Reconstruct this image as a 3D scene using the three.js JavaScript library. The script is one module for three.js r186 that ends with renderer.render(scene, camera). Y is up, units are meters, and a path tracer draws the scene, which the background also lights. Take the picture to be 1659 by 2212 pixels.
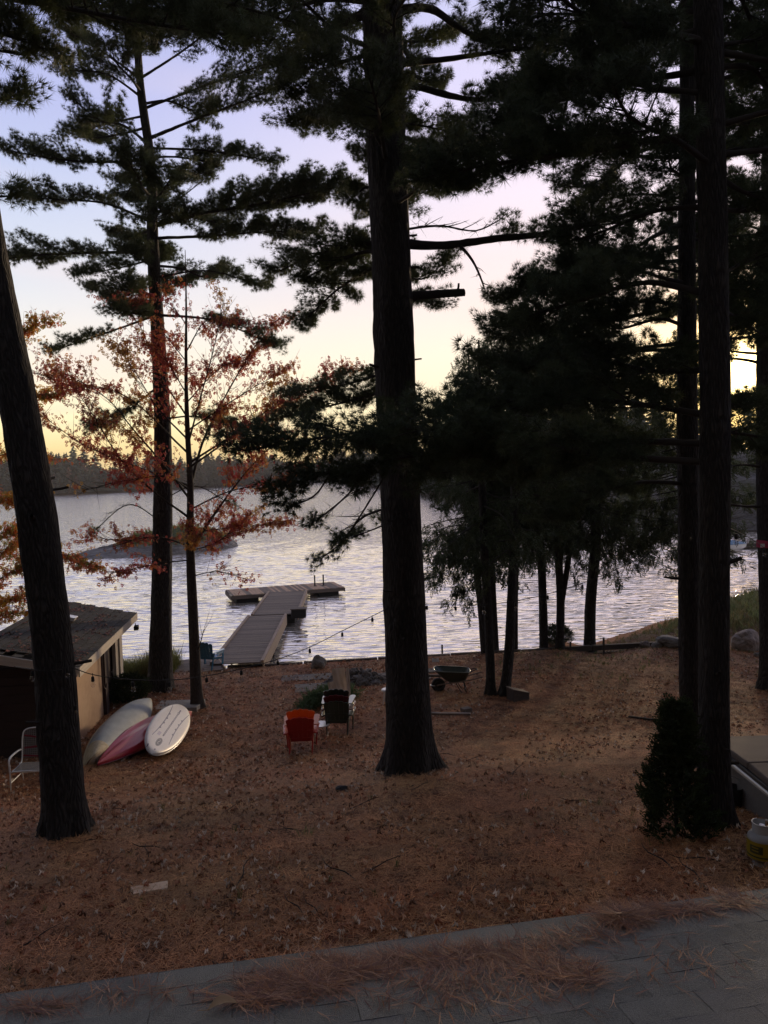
import * as THREE from 'three';
import { mergeGeometries } from 'three/addons/utils/BufferGeometryUtils.js';
import { ImprovedNoise } from 'three/addons/math/ImprovedNoise.js';
import { RoundedBoxGeometry } from 'three/addons/geometries/RoundedBoxGeometry.js';

// ---------------------------------------------------------------- camera, sky, sun, exposure
const V3 = THREE.Vector3, V = (x, y, z) => new V3(x, y, z), PI = Math.PI;
const scene = new THREE.Scene();
const EYE = V(0, 7.4, 0), FOCAL = 1671;                     // focal length for a picture 2212 high
const camera = new THREE.PerspectiveCamera(2 * Math.atan(1106 / FOCAL) * 180 / PI, 1659 / 2212, 0.05, 4000);
camera.rotation.order = 'YXZ';
camera.position.copy(EYE);
camera.rotation.set(-3.1 * PI / 180, 0, -1.6 * PI / 180);
camera.updateMatrixWorld(true);
const renderer = new THREE.WebGLRenderer({ antialias: true });
renderer.toneMapping = THREE.LinearToneMapping;
renderer.toneMappingExposure = 1.14;
renderer.shadowMap.enabled = true;

const SUN_AZ = 24.9 * PI / 180, SUN_EL = 6.0 * PI / 180;     // the set sun's glow, right of the view's centre
const SUN = V(Math.sin(SUN_AZ) * Math.cos(SUN_EL), Math.sin(SUN_EL), -Math.cos(SUN_AZ) * Math.cos(SUN_EL));
const lerp = (a, b, t) => a + (b - a) * t, clamp = (x, a = 0, b = 1) => Math.min(b, Math.max(a, x));
const smooth = (a, b, x) => { const t = clamp((x - a) / (b - a)); return t * t * (3 - 2 * t); };
const ramp = (stops, x) => {                                   // stops: [x, value or [..]]
  let i = 0; while (i < stops.length - 2 && x > stops[i + 1][0]) i++;
  const [x0, a] = stops[i], [x1, b] = stops[i + 1], t = clamp((x - x0) / (x1 - x0));
  return Array.isArray(a) ? a.map((q, k) => lerp(q, b[k], t)) : lerp(a, b, t);
};
const mix3 = (a, b, t) => a.map((q, i) => lerp(q, b[i], t));
const improved = new ImprovedNoise();
const noise = (x, y, z = 0) => improved.noise(x + 100.3, y + 57.7, z + 31.1);
const fbm = (x, y, z = 0, n = 4) => { let s = 0, a = 0.5; for (let i = 0; i < n; i++) { s += a * noise(x, y, z + i * 7.3); x *= 2.03; y *= 2.03; z *= 2.03; a *= 0.5; } return s; };
function skyTexture() {
  const W = 1024, H = 512, data = new Float32Array(W * H * 4);
  const west = [[0, [1.2, 0.84, 0.36]], [4, [1.16, 0.94, 0.58]], [8, [1.02, 0.86, 0.67]], [12, [0.94, 0.76, 0.70]], [19, [0.86, 0.74, 0.83]], [25, [0.72, 0.66, 0.87]], [31, [0.58, 0.58, 0.82]], [45, [0.32, 0.33, 0.45]], [90, [0.155, 0.155, 0.175]]];
  const side = [[0, [1.08, 0.74, 0.27]], [2, [1.07, 0.82, 0.36]], [4, [1.10, 0.96, 0.58]], [7.3, [0.97, 0.89, 0.71]], [10.7, [0.84, 0.82, 0.80]], [14, [0.69, 0.73, 0.83]], [18.6, [0.56, 0.62, 0.82]], [24, [0.46, 0.50, 0.79]], [31, [0.36, 0.40, 0.71]], [45, [0.24, 0.26, 0.42]], [90, [0.155, 0.155, 0.175]]];
  const east = [[0, [0.16, 0.14, 0.14]], [8, [0.21, 0.18, 0.185]], [18, [0.20, 0.185, 0.20]], [40, [0.17, 0.17, 0.19]], [90, [0.155, 0.155, 0.175]]];
  for (let j = 0; j < H; j++) {
    const el = ((j + 0.5) / H - 0.5) * PI, deg = el * 180 / PI;
    for (let i = 0; i < W; i++) {
      const a = ((i + 0.5) / W - 0.5) * 2 * PI, x = Math.cos(a) * Math.cos(el), z = Math.sin(a) * Math.cos(el), y = Math.sin(el);
      const flat = Math.hypot(x, z), toward = flat < 1e-5 ? 0 : (x * SUN.x + z * SUN.z) / flat / Math.cos(SUN_EL);
      const off = Math.acos(clamp(toward, -1, 1)) * 180 / PI, k = smooth(140, 60, off), h = Math.max(deg, 0);
      const w = mix3(ramp(west, h), ramp(side, h), smooth(8, 52, off)), e = ramp(east, h);
      const d = x * SUN.x + y * SUN.y + z * SUN.z, ang = Math.acos(clamp(d, -1, 1)) * 180 / PI;
      const g1 = Math.exp(-ang * ang / 900), g2 = Math.exp(-ang * ang / 30);
      const cloud = deg > 0.5 && deg < 9 ? smooth(0.10, 0.34, fbm(a * 5, deg * 2.2, 3, 4)) * smooth(0.5, 2, deg) * smooth(9, 3.5, deg) : 0;
      const veil = smooth(0.02, 0.42, fbm(a * 2.2 + deg * 0.06, deg * 0.16, 11, 4)) * smooth(4, 9, deg) * smooth(34, 16, deg);
      const o = (j * W + i) * 4;
      for (let c = 0; c < 3; c++) {
        let q = lerp(e[c], w[c], k) * (1 + 0.12 * g1 * k) + [1.9, 1.05, 0.0][c] * g2 + [5, 4.2, 2.2][c] * Math.exp(-ang * ang / 2.2);
        q = lerp(q, q * [0.80, 0.76, 0.92][c], cloud * 0.6);
        q = lerp(q, [1.0, 0.80, 0.76][c] * lerp(0.2, 0.95, k), veil * 0.55);
        data[o + c] = q;
      }
      data[o + 3] = 1;
    }
  }
  const t = new THREE.DataTexture(data, W, H, THREE.RGBAFormat, THREE.FloatType);
  t.mapping = THREE.EquirectangularReflectionMapping; t.magFilter = THREE.LinearFilter; t.needsUpdate = true;
  return t;
}
scene.background = skyTexture();
scene.environment = scene.background;
scene.environmentIntensity = 1;
const sun = new THREE.DirectionalLight(new THREE.Color().setRGB(1, 0.74, 0.46), 2.8);
sun.position.copy(SUN).multiplyScalar(120); sun.castShadow = true; sun.shadow.radius = 9;
sun.shadow.mapSize.set(2048, 2048);
Object.assign(sun.shadow.camera, { left: -60, right: 60, top: 40, bottom: -40, near: 1, far: 400 });
scene.add(sun, sun.target);
scene.fog = new THREE.FogExp2(0xd8d4d2, 0.0003);              // thin evening haze over the lake

// ---------------------------------------------------------------- helpers
function rng(seed) { let s = seed | 0; return () => { s = (s + 0x6d2b79f5) | 0; let t = Math.imul(s ^ (s >>> 15), 1 | s); t = (t + Math.imul(t ^ (t >>> 7), 61 | t)) ^ t; return ((t ^ (t >>> 14)) >>> 0) / 4294967296; }; }
let R = rng(7), stoneGeo, hillRise, sprayCount = 0;
const rr = (a, b) => a + (b - a) * R();
const names = new Map();
const numbered = (n) => { const k = names.get(n) || 0; names.set(n, k + 1); return k ? n + '_' + String(k).padStart(3, '0') : n; };
function tag(o, label, category, group, kind) { Object.assign(o.userData, { label, category }); if (group) o.userData.group = group; if (kind) o.userData.kind = kind; return o; }
function thing(name, label, category, at, turn = 0, group) {
  const g = new THREE.Group(); g.name = numbered(name); g.position.copy(at); g.rotation.y = turn; scene.add(g);
  return tag(g, label, category, group);
}
const shadows = (m) => { m.castShadow = m.receiveShadow = true; return m; };
// local geometry under a parent
function part(name, geo, mat, parent, label) { const m = shadows(new THREE.Mesh(geo, mat)); m.name = name; parent.add(m); if (label) m.userData.label = label; return m; }
// world-space geometry under a thing whose rotation is zero
function wpart(name, geo, mat, parent) { const p = new V3(); for (let q = parent; q; q = q.parent) p.add(q.position); geo.translate(-p.x, -p.y, -p.z); return part(name, geo, mat, parent); }
function solid(name, geo, mat, label, category, kind, group) { const m = shadows(new THREE.Mesh(geo, mat)); m.name = numbered(name); scene.add(m); return tag(m, label, category, group, kind); }
function copies(name, geo, mat, mats, parent, colours, origin) {
  const im = shadows(new THREE.InstancedMesh(geo, mat, mats.length)); im.name = name; im.userData.kind = 'stuff';
  const o = origin || new V3(), m = new THREE.Matrix4();
  mats.forEach((q, i) => { m.copy(q); m.elements[12] -= o.x; m.elements[13] -= o.y; m.elements[14] -= o.z; im.setMatrixAt(i, m); if (colours) im.setColorAt(i, colours[i]); });
  parent.add(im); return im;
}
const plainGeo = (g) => { const q = g.index ? g.toNonIndexed() : g; for (const k of Object.keys(q.attributes)) if (!['position', 'normal', 'uv'].includes(k)) q.deleteAttribute(k); return q; };
const merge = (list) => mergeGeometries(list.map(plainGeo), false);
const box = (w, h, d, x = 0, y = 0, z = 0, rx = 0, ry = 0, rz = 0) => { const g = new THREE.BoxGeometry(w, h, d); boxUV(g, w, h, d); g.applyMatrix4(new THREE.Matrix4().compose(V(x, y, z), new THREE.Quaternion().setFromEuler(new THREE.Euler(rx, ry, rz)), V(1, 1, 1))); return g; };
const rbox = (w, h, d, r, x = 0, y = 0, z = 0, rx = 0, ry = 0, rz = 0) => { const g = new RoundedBoxGeometry(w, h, d, 2, r); g.applyMatrix4(new THREE.Matrix4().compose(V(x, y, z), new THREE.Quaternion().setFromEuler(new THREE.Euler(rx, ry, rz)), V(1, 1, 1))); return g; };
function boxUV(g, w, h, d) { const uv = g.attributes.uv, dim = [[d, h], [d, h], [w, d], [w, d], [w, h], [w, h]]; for (let i = 0; i < 24; i++) { const [a, b] = dim[i >> 2]; uv.setXY(i, uv.getX(i) * a, uv.getY(i) * b); } }
// a grid of quads from a function (u,v in 0..1) -> [Vector3, uvx, uvy]
function sheet(nu, nv, f, closedU = false) {
  const pos = new Float32Array((nu + 1) * (nv + 1) * 3), uv = new Float32Array((nu + 1) * (nv + 1) * 2), idx = [];
  for (let j = 0, k = 0; j <= nv; j++) for (let i = 0; i <= nu; i++, k++) { const [p, a, b] = f(i / nu, j / nv, i, j); pos[k * 3] = p.x; pos[k * 3 + 1] = p.y; pos[k * 3 + 2] = p.z; uv[k * 2] = a; uv[k * 2 + 1] = b; }
  for (let j = 0; j < nv; j++) for (let i = 0; i < nu; i++) { const a = j * (nu + 1) + i, b = a + 1, c = a + nu + 1, d = c + 1; idx.push(a, b, c, b, d, c); }
  const g = new THREE.BufferGeometry(); g.setAttribute('position', new THREE.BufferAttribute(pos, 3)); g.setAttribute('uv', new THREE.BufferAttribute(uv, 2));
  g.setIndex(new THREE.BufferAttribute(new Uint32Array(idx), 1)); g.computeVertexNormals();
  if (closedU) { const n = g.attributes.normal; for (let j = 0; j <= nv; j++) { const a = j * (nu + 1), b = a + nu, q = V(n.getX(a) + n.getX(b), n.getY(a) + n.getY(b), n.getZ(a) + n.getZ(b)).normalize(); n.setXYZ(a, q.x, q.y, q.z); n.setXYZ(b, q.x, q.y, q.z); } }
  return g;
}
function tris(list) { const g = new THREE.BufferGeometry(); g.setAttribute('position', new THREE.BufferAttribute(new Float32Array(list), 3)); g.computeVertexNormals(); return g; }
// tapered tube through points
function tube(pts, r0, r1, segs, rad = 6, rough = 0, seed = 0, cap = true) {
  const c = new THREE.CatmullRomCurve3(pts), P = c.getSpacedPoints(segs), rings = [], L = c.getLength();
  let nrm = null;
  for (let i = 0; i <= segs; i++) {
    const t = P[Math.min(i + 1, segs)].clone().sub(P[Math.max(i - 1, 0)]).normalize();
    if (!nrm) nrm = Math.abs(t.y) < 0.9 ? V(0, 1, 0).cross(t).normalize() : V(1, 0, 0).cross(t).normalize();
    nrm = nrm.clone().addScaledVector(t, -nrm.dot(t)).normalize();
    rings.push([P[i], nrm, t.clone().cross(nrm)]);
  }
  const g = sheet(rad, segs, (u, v, i, j) => { const [p, a, b] = rings[j], th = (i % rad) / rad * 2 * PI; let r = lerp(r0, r1, Math.pow(v, 0.85)); if (cap && j === segs) r = 0.0005; if (rough) r *= 1 + rough * noise(p.x * 5 + Math.cos(th), p.y * 5 + Math.sin(th), p.z * 5 + seed);
    return [p.clone().addScaledVector(a, Math.cos(th) * r).addScaledVector(b, Math.sin(th) * r), u * 2 * PI * r0, v * L]; }, true);
  return g;
}
const frameQ = (dir, roll = 0) => new THREE.Quaternion().setFromUnitVectors(V(0, 1, 0), dir.clone().normalize()).multiply(new THREE.Quaternion().setFromAxisAngle(V(0, 1, 0), roll));
const mat4 = (p, q, s) => new THREE.Matrix4().compose(p, q, typeof s === 'number' ? V(s, s, s) : s);
const euler = (x, y, z) => new THREE.Quaternion().setFromEuler(new THREE.Euler(x, y, z, 'YXZ'));

// where things stand: sight lines of the photograph, used once to survey positions
const ray = (x, y) => V((x - 829.5) / FOCAL, (1106 - y) / FOCAL, -1).applyEuler(camera.rotation);
const atD = (x, y, d) => { const r = ray(x, y); return EYE.clone().addScaledVector(r, d / -r.z); };
const atY = (x, y, h) => { const r = ray(x, y); return EYE.clone().addScaledVector(r, (h - EYE.y) / r.y); };
function onG(x, y) { const r = ray(x, y); let t = 3; for (; t < 300; t += 0.02) { const p = EYE.clone().addScaledVector(r, t); if (p.y <= ground(p.x, p.z)) return p; } return EYE.clone().addScaledVector(r, t); }

// ---------------------------------------------------------------- terrain heights
const gS = [[0, 3.05], [6, 3.0], [9, 2.68], [11, 2.35], [13, 1.98], [15, 1.45], [17.5, 1.0], [20, 0.86], [23, 0.78], [27, 0.70], [29, 0.68]];
const shoreX = [[-400, 60], [-60, 30], [-20, 25.6], [-8, 26.4], [-4, 27.3], [5.5, 28.6], [7.6, 30.6], [10.4, 33.4], [14.2, 36.6], [18.2, 40.8], [21.2, 43.6], [30, 53], [45, 63], [70, 66], [500, 60]];
const WALL = (x) => 27.15 + 0.12 * x;                          // distance of the timber retaining wall
const shoreD = (x) => ramp(shoreX, x);
const farBank = (x) => (x < -40 ? 345 + 0.9 * Math.max(0, x + 150) * 2.2 : ramp([[-40, 560], [0, 300], [20, 155], [33, 88], [37, 80], [50, 74], [90, 68], [500, 66]], x));
function ground(x, z) {
  const d = -z, s = d - 0.12 * x, sd = shoreD(x) + 0.35 * noise(x * 0.5, d * 0.5), fb = farBank(x) + 3 * noise(x * 0.06, 9);
  let h = ramp(gS, s) + 0.35 * smooth(-3.5, -7, x) * smooth(13, 16, d) * smooth(27, 23, d);
  h += 0.05 * fbm(x * 0.45, d * 0.45, 1, 3) * smooth(4, 9, d);
  if (x > 6) h = lerp(h, Math.min(h, 0.03 + (sd - d) * 0.13), smooth(6, 8.5, x));
  else if (x < -7) h = lerp(h, Math.min(h, 0.02 + (sd - d) * 0.28), smooth(-7, -8.5, x));
  if (x <= 6 && x >= -7 && d > WALL(x)) h = lerp(0.3, -0.2, smooth(WALL(x), sd + 0.3, d));
  if (d > sd) h = Math.min(h, Math.max(-1.6, 0.02 - (d - sd) * 0.16));
  if (d > fb - 8 && d > sd + 5) h = Math.max(h, d < fb ? lerp(0.0, -1, (fb - d) / 8) : Math.min(9, (d - fb) * (x < 10 ? 0.16 : 0.14)) * (1 + 0.4 * noise(x * 0.02, d * 0.02)) + 0.2);
  return h;
}
// ---------------------------------------------------------------- textures and materials
const toS = (c) => 255 * (c <= 0.0031308 ? 12.92 * c : 1.055 * Math.pow(c, 1 / 2.4) - 0.055);
function tex(w, h, fn, srgb = true, rx = 1, ry = 1) {         // fn(u, v) -> linear colour or one number
  const d = new Uint8Array(w * h * 4);
  for (let j = 0; j < h; j++) for (let i = 0; i < w; i++) { const q = fn(i / w, j / h), o = (j * w + i) * 4; for (let c = 0; c < 3; c++) { const x = clamp(Array.isArray(q) ? q[c] : q); d[o + c] = srgb ? toS(x) : 255 * x; } d[o + 3] = 255; }
  const t = new THREE.DataTexture(d, w, h); return finish(t, srgb, rx, ry);
}
function finish(t, srgb, rx, ry) { t.wrapS = t.wrapT = THREE.RepeatWrapping; t.magFilter = THREE.LinearFilter; t.minFilter = THREE.LinearMipmapLinearFilter; t.generateMipmaps = true; t.repeat.set(rx, ry); if (srgb) t.colorSpace = THREE.SRGBColorSpace; t.needsUpdate = true; return t; }
function drawn(w, h, draw, srgb, rx, ry) { const c = document.createElement('canvas'); c.width = w; c.height = h; draw(c.getContext('2d'), w, h); return finish(new THREE.CanvasTexture(c), srgb, rx, ry); }
// noise that tiles over the unit square, f cells a side
const tn = (u, v, f, z = 0) => { const a = u * f, b = v * f, n = (x, y) => noise(x, y, z); return n(a, b) * (1 - u) * (1 - v) + n(a - f, b) * u * (1 - v) + n(a, b - f) * (1 - u) * v + n(a - f, b - f) * u * v; };
const col = (r, g, b) => new THREE.Color().setRGB(r, g, b);
const M = {};
const std = (name, o) => { const m = new THREE.MeshStandardMaterial({ roughness: 0.8, ...o }); m.name = name; return (M[name] = m); };
const phys = (name, o) => { const m = new THREE.MeshPhysicalMaterial({ roughness: 0.8, ...o }); m.name = name; return (M[name] = m); };

// bark: long furrows with cross cracks
const barkH = (u, v) => { const w = 0.25 * tn(u, v, 4, 5), a = Math.abs(tn((u + w * 0.1 + 1) % 1, v, 9, 1)) * 2.2, b = tn(u, v, 26, 2); return clamp(0.15 + a + 0.3 * b - (Math.abs(tn(u, v, 7, 8)) < 0.03 ? 0.25 : 0)); };
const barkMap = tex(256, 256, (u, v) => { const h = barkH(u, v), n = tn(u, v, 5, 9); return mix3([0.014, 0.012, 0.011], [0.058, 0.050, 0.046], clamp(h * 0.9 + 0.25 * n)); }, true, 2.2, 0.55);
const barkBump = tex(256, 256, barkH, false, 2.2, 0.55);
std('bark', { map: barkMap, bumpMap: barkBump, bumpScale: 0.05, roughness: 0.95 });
const b2 = barkMap.clone(), b3 = barkBump.clone(); b2.repeat.set(5, 0.9); b3.repeat.set(5, 0.9);
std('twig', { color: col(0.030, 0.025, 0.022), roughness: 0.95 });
std('maple_bark', { map: b2, bumpMap: b3, bumpScale: 0.01, color: col(1.5, 1.4, 1.3), roughness: 0.95 });

// pine needle litter
const litterDraw = (pal, n, len, bg) => (g, w, h) => {
  const r = rng(11); g.fillStyle = bg; g.fillRect(0, 0, w, h);
  for (let i = 0; i < n; i++) {
    const x = r() * w, y = r() * h, a = r() * 2 * PI, l = len * (0.4 + r()); g.strokeStyle = pal[Math.floor(r() * pal.length)]; g.lineWidth = 0.8 + r() * 1.4;
    for (const ox of [0, w, -w]) for (const oy of [0, h, -h]) { if (x + ox < -40 || x + ox > w + 40 || y + oy < -40 || y + oy > h + 40) continue; g.beginPath(); g.moveTo(x + ox, y + oy); g.quadraticCurveTo(x + ox + Math.cos(a) * l * 0.5 + (r() - 0.5) * 4, y + oy + Math.sin(a) * l * 0.5, x + ox + Math.cos(a) * l, y + oy + Math.sin(a) * l); g.stroke(); }
  }
};
const litterMap = drawn(1024, 1024, litterDraw(['#6a4225', '#7a4d2a', '#553420', '#845c36', '#46291a', '#8f6640', '#64422e', '#38241a', '#9a744a'], 30000, 26, '#452b1b'), true, 0.4, 0.4);
const litterBump = drawn(1024, 1024, litterDraw(['#999', '#bbb', '#777', '#555', '#ddd', '#333'], 24000, 26, '#444'), false, 0.4, 0.4);
std('soil', { map: litterMap, bumpMap: litterBump, bumpScale: 0.05, vertexColors: true, roughness: 0.95 });

// asphalt shingle grit
const grit = tex(512, 512, (u, v) => { const n = 0.6 * tn(u, v, 160, 2) + 0.5 * tn(u, v, 60, 3) + 0.35 * tn(u, v, 9, 4); return mix3([0.128, 0.131, 0.118], [0.24, 0.242, 0.215], clamp(0.5 + n)); }, true, 1.6, 1.6);
const gritB = tex(512, 512, (u, v) => 0.5 + 0.9 * tn(u, v, 150, 2) + 0.2 * tn(u, v, 20, 6), false, 1.6, 1.6);
for (let i = 0; i < 4; i++) std('shingle' + i, { map: grit, bumpMap: gritB, bumpScale: 0.004, color: col(...[[1, 1, 1], [0.86, 0.87, 0.88], [1.12, 1.1, 1.08], [0.95, 0.94, 0.98]][i]), roughness: 0.95 });
const shedGrit = grit.clone(); shedGrit.repeat.set(1.1, 1.1);
for (let i = 0; i < 3; i++) std('shed_shingle' + i, { map: shedGrit, bumpMap: gritB, bumpScale: 0.004, color: col(...[[0.22, 0.205, 0.195], [0.18, 0.17, 0.165], [0.26, 0.235, 0.22]][i]), roughness: 0.95 });

// wood: u along the grain in metres
const woodTex = (a, b, seed) => tex(256, 256, (u, v) => { const g = 0.5 + 0.55 * tn(u, v, 4, seed) * 1 + 0.5 * noise(u * 3 + seed, v * 46, seed) * 1.2 + 0.2 * noise(u * 40, v * 90, seed); return mix3(a, b, clamp(g)); }, true, 0.6, 3.5);
const greyWood = woodTex([0.10, 0.085, 0.075], [0.30, 0.26, 0.235], 3), woodB = tex(256, 256, (u, v) => 0.5 + 0.6 * noise(u * 3, v * 46, 3) + 0.2 * noise(u * 30, v * 90, 2), false, 0.6, 3.5);
for (let i = 0; i < 4; i++) std('grey_wood' + i, { map: greyWood, bumpMap: woodB, bumpScale: 0.004, color: col(...[[0.95, 0.86, 0.78], [0.76, 0.69, 0.64], [1.12, 1.0, 0.89], [0.88, 0.79, 0.71]][i]), roughness: 0.85 });
const tanWood = woodTex([0.30, 0.21, 0.13], [0.55, 0.42, 0.29], 8);
std('tan_grey', { map: greyWood, bumpMap: woodB, bumpScale: 0.004, color: col(2.6, 2.0, 1.5), roughness: 0.85 });
std('tan_wood', { map: tanWood, bumpMap: woodB, bumpScale: 0.003, roughness: 0.8 });
std('pale_wood', { map: greyWood, bumpMap: woodB, bumpScale: 0.004, color: col(1.75, 1.5, 1.3), roughness: 0.85 });
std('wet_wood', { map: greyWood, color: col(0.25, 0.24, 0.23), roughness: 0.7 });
std('dark_wood', { map: woodTex([0.035, 0.02, 0.015], [0.075, 0.04, 0.03], 5), bumpMap: woodB, bumpScale: 0.004, roughness: 0.75 });
std('timber', { map: greyWood, bumpMap: woodB, bumpScale: 0.006, color: col(0.4, 0.36, 0.33), roughness: 0.9 });
std('tan_paint', { map: tex(256, 256, (u, v) => { const n = tn(u, v, 6, 3) + 0.5 * tn(u, v, 40, 4); return mix3([0.46, 0.29, 0.175], [0.60, 0.41, 0.26], clamp(0.5 + n)); }, true, 0.5, 0.5), bumpMap: tex(128, 128, (u, v) => 0.5 + 0.5 * tn(u, v, 40, 1), false, 3, 3), bumpScale: 0.002, roughness: 0.8 });
std('cream_paint', { map: tex(256, 256, (u, v) => { const n = tn(u, v, 5, 6) + 0.6 * tn(u, v, 50, 1); return mix3([0.50, 0.44, 0.36], [0.70, 0.63, 0.53], clamp(0.55 + n)); }, true, 0.7, 0.7), roughness: 0.7 });
std('maroon_paint', { color: col(0.035, 0.015, 0.018), roughness: 0.6 });

// stone
const stoneN = (u, v) => 0.5 + 0.7 * tn(u, v, 5, 1) + 0.5 * tn(u, v, 17, 2) + 0.3 * tn(u, v, 60, 3);
const stoneMap = tex(512, 512, (u, v) => { const n = stoneN(u, v); return mix3([0.12, 0.11, 0.105], [0.34, 0.32, 0.30], clamp(n)); }, true, 0.5, 0.5), stoneB = tex(512, 512, stoneN, false, 0.5, 0.5);
std('rock', { map: stoneMap, bumpMap: stoneB, bumpScale: 0.05, roughness: 0.9 });
std('pink_rock', { map: stoneMap, bumpMap: stoneB, bumpScale: 0.04, color: col(1.15, 1, 0.95), roughness: 0.9 });
const stone2 = stoneMap.clone(); stone2.repeat.set(0.06, 0.06); const stone2b = stoneB.clone(); stone2b.repeat.set(0.06, 0.06);
std('bedrock', { map: stone2, bumpMap: stone2b, bumpScale: 0.5, vertexColors: true, roughness: 0.95 });
std('concrete', { map: tex(256, 256, (u, v) => mix3([0.20, 0.19, 0.18], [0.34, 0.33, 0.31], clamp(0.5 + tn(u, v, 6, 2) + 0.6 * tn(u, v, 50, 3))), true, 0.6, 0.6), bumpMap: stoneB, bumpScale: 0.006, roughness: 0.95 });
std('paver', { map: M.concrete.map, bumpMap: stoneB, bumpScale: 0.008, color: col(0.5, 0.47, 0.45), roughness: 0.95 });
std('sand', { color: col(0.36, 0.31, 0.26), bumpMap: gritB, bumpScale: 0.01, roughness: 0.95 });

// plastics, metals
const plastic = (n, r, g, b, o = {}) => phys(n, { color: col(r, g, b), roughness: 0.4, clearcoat: 0.8, clearcoatRoughness: 0.22, ...o });
plastic('red_plastic', 0.6, 0.02, 0.014, { transmission: 0.2, roughness: 0.6, thickness: 0 }); plastic('orange_plastic', 0.75, 0.22, 0.02, { transmission: 0.55, roughness: 0.7, thickness: 0, clearcoat: 0.3 }); plastic('blue_plastic', 0.02, 0.17, 0.30); plastic('green_plastic', 0.012, 0.045, 0.034); plastic('maroon_plastic', 0.14, 0.012, 0.018); plastic('dark_green_plastic', 0.020, 0.040, 0.028);
plastic('white_plastic', 0.74, 0.73, 0.71); plastic('grey_plastic', 0.35, 0.36, 0.37);
plastic('kayak_red', 0.42, 0.012, 0.035, { roughness: 0.4, clearcoat: 0.25 });
std('white_metal', { color: col(0.8, 0.8, 0.78), roughness: 0.4 });
std('silver_metal', { color: col(0.55, 0.56, 0.57), metalness: 0.85, roughness: 0.4 });
std('black_rubber', { color: col(0.016, 0.016, 0.017), roughness: 0.75 });
std('black_metal', { color: col(0.02, 0.02, 0.02), roughness: 0.5, metalness: 0.4 });
std('cord_black', { color: col(0.012, 0.012, 0.012), roughness: 0.7 });
phys('bulb_glass', { color: col(0.95, 0.95, 0.95), roughness: 0.04, transmission: 1, thickness: 0, ior: 1.5 });
std('filament', { color: col(0.5, 0.35, 0.15), metalness: 0.8, roughness: 0.4 });
std('cardboard', { map: tex(128, 128, (u, v) => mix3([0.55, 0.45, 0.36], [0.68, 0.58, 0.48], clamp(0.5 + tn(u, v, 5, 2))), true, 1, 1), roughness: 0.9 });

// leaves
const leafy = (n, r, g, b, tr = 0.35, o = {}) => phys(n, { color: col(r, g, b), roughness: 0.75, transmission: tr, thickness: 0, side: THREE.DoubleSide, specularIntensity: 0.4, ...o });
leafy('needle', 0.090, 0.118, 0.062, 0.42); leafy('needle_dark', 0.062, 0.088, 0.050, 0.35); leafy('cedar', 0.062, 0.088, 0.044, 0.35); leafy('shrub', 0.036, 0.058, 0.020, 0.2); leafy('maple_leaf', 1, 1, 1, 0.55);
leafy('grass', 0.27, 0.27, 0.09, 0.45); leafy('fern', 0.10, 0.16, 0.07, 0.4);
std('dead_leaf', { color: col(1, 1, 1), roughness: 0.8, side: THREE.DoubleSide });
std('dead_needle', { color: col(1, 1, 1), roughness: 0.7, side: THREE.DoubleSide });

// water
const wvN = []; { const r = rng(5); for (let i = 0; i < 46; i++) { const ky = 9 + Math.round(r() * 40), kx = Math.round((r() - 0.5) * 0.55 * ky); wvN.push([kx, ky, r() * 6.28, 2.2 / Math.pow(ky * ky + kx * kx, 0.45)]); } }
const waterBump = tex(512, 512, (u, v) => { let s = 0; for (const [a, b, p, m] of wvN) s += m * Math.sin(2 * PI * (a * u + b * v) + p); return clamp(0.5 + s * 0.25); }, false, 1 / 9, 1 / 9);
phys('water', { color: col(0.86, 0.775, 0.68), metalness: 0.68, roughness: 0.05, ior: 1.6, bumpMap: waterBump, bumpScale: 0.06, specularIntensity: 1 });
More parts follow.
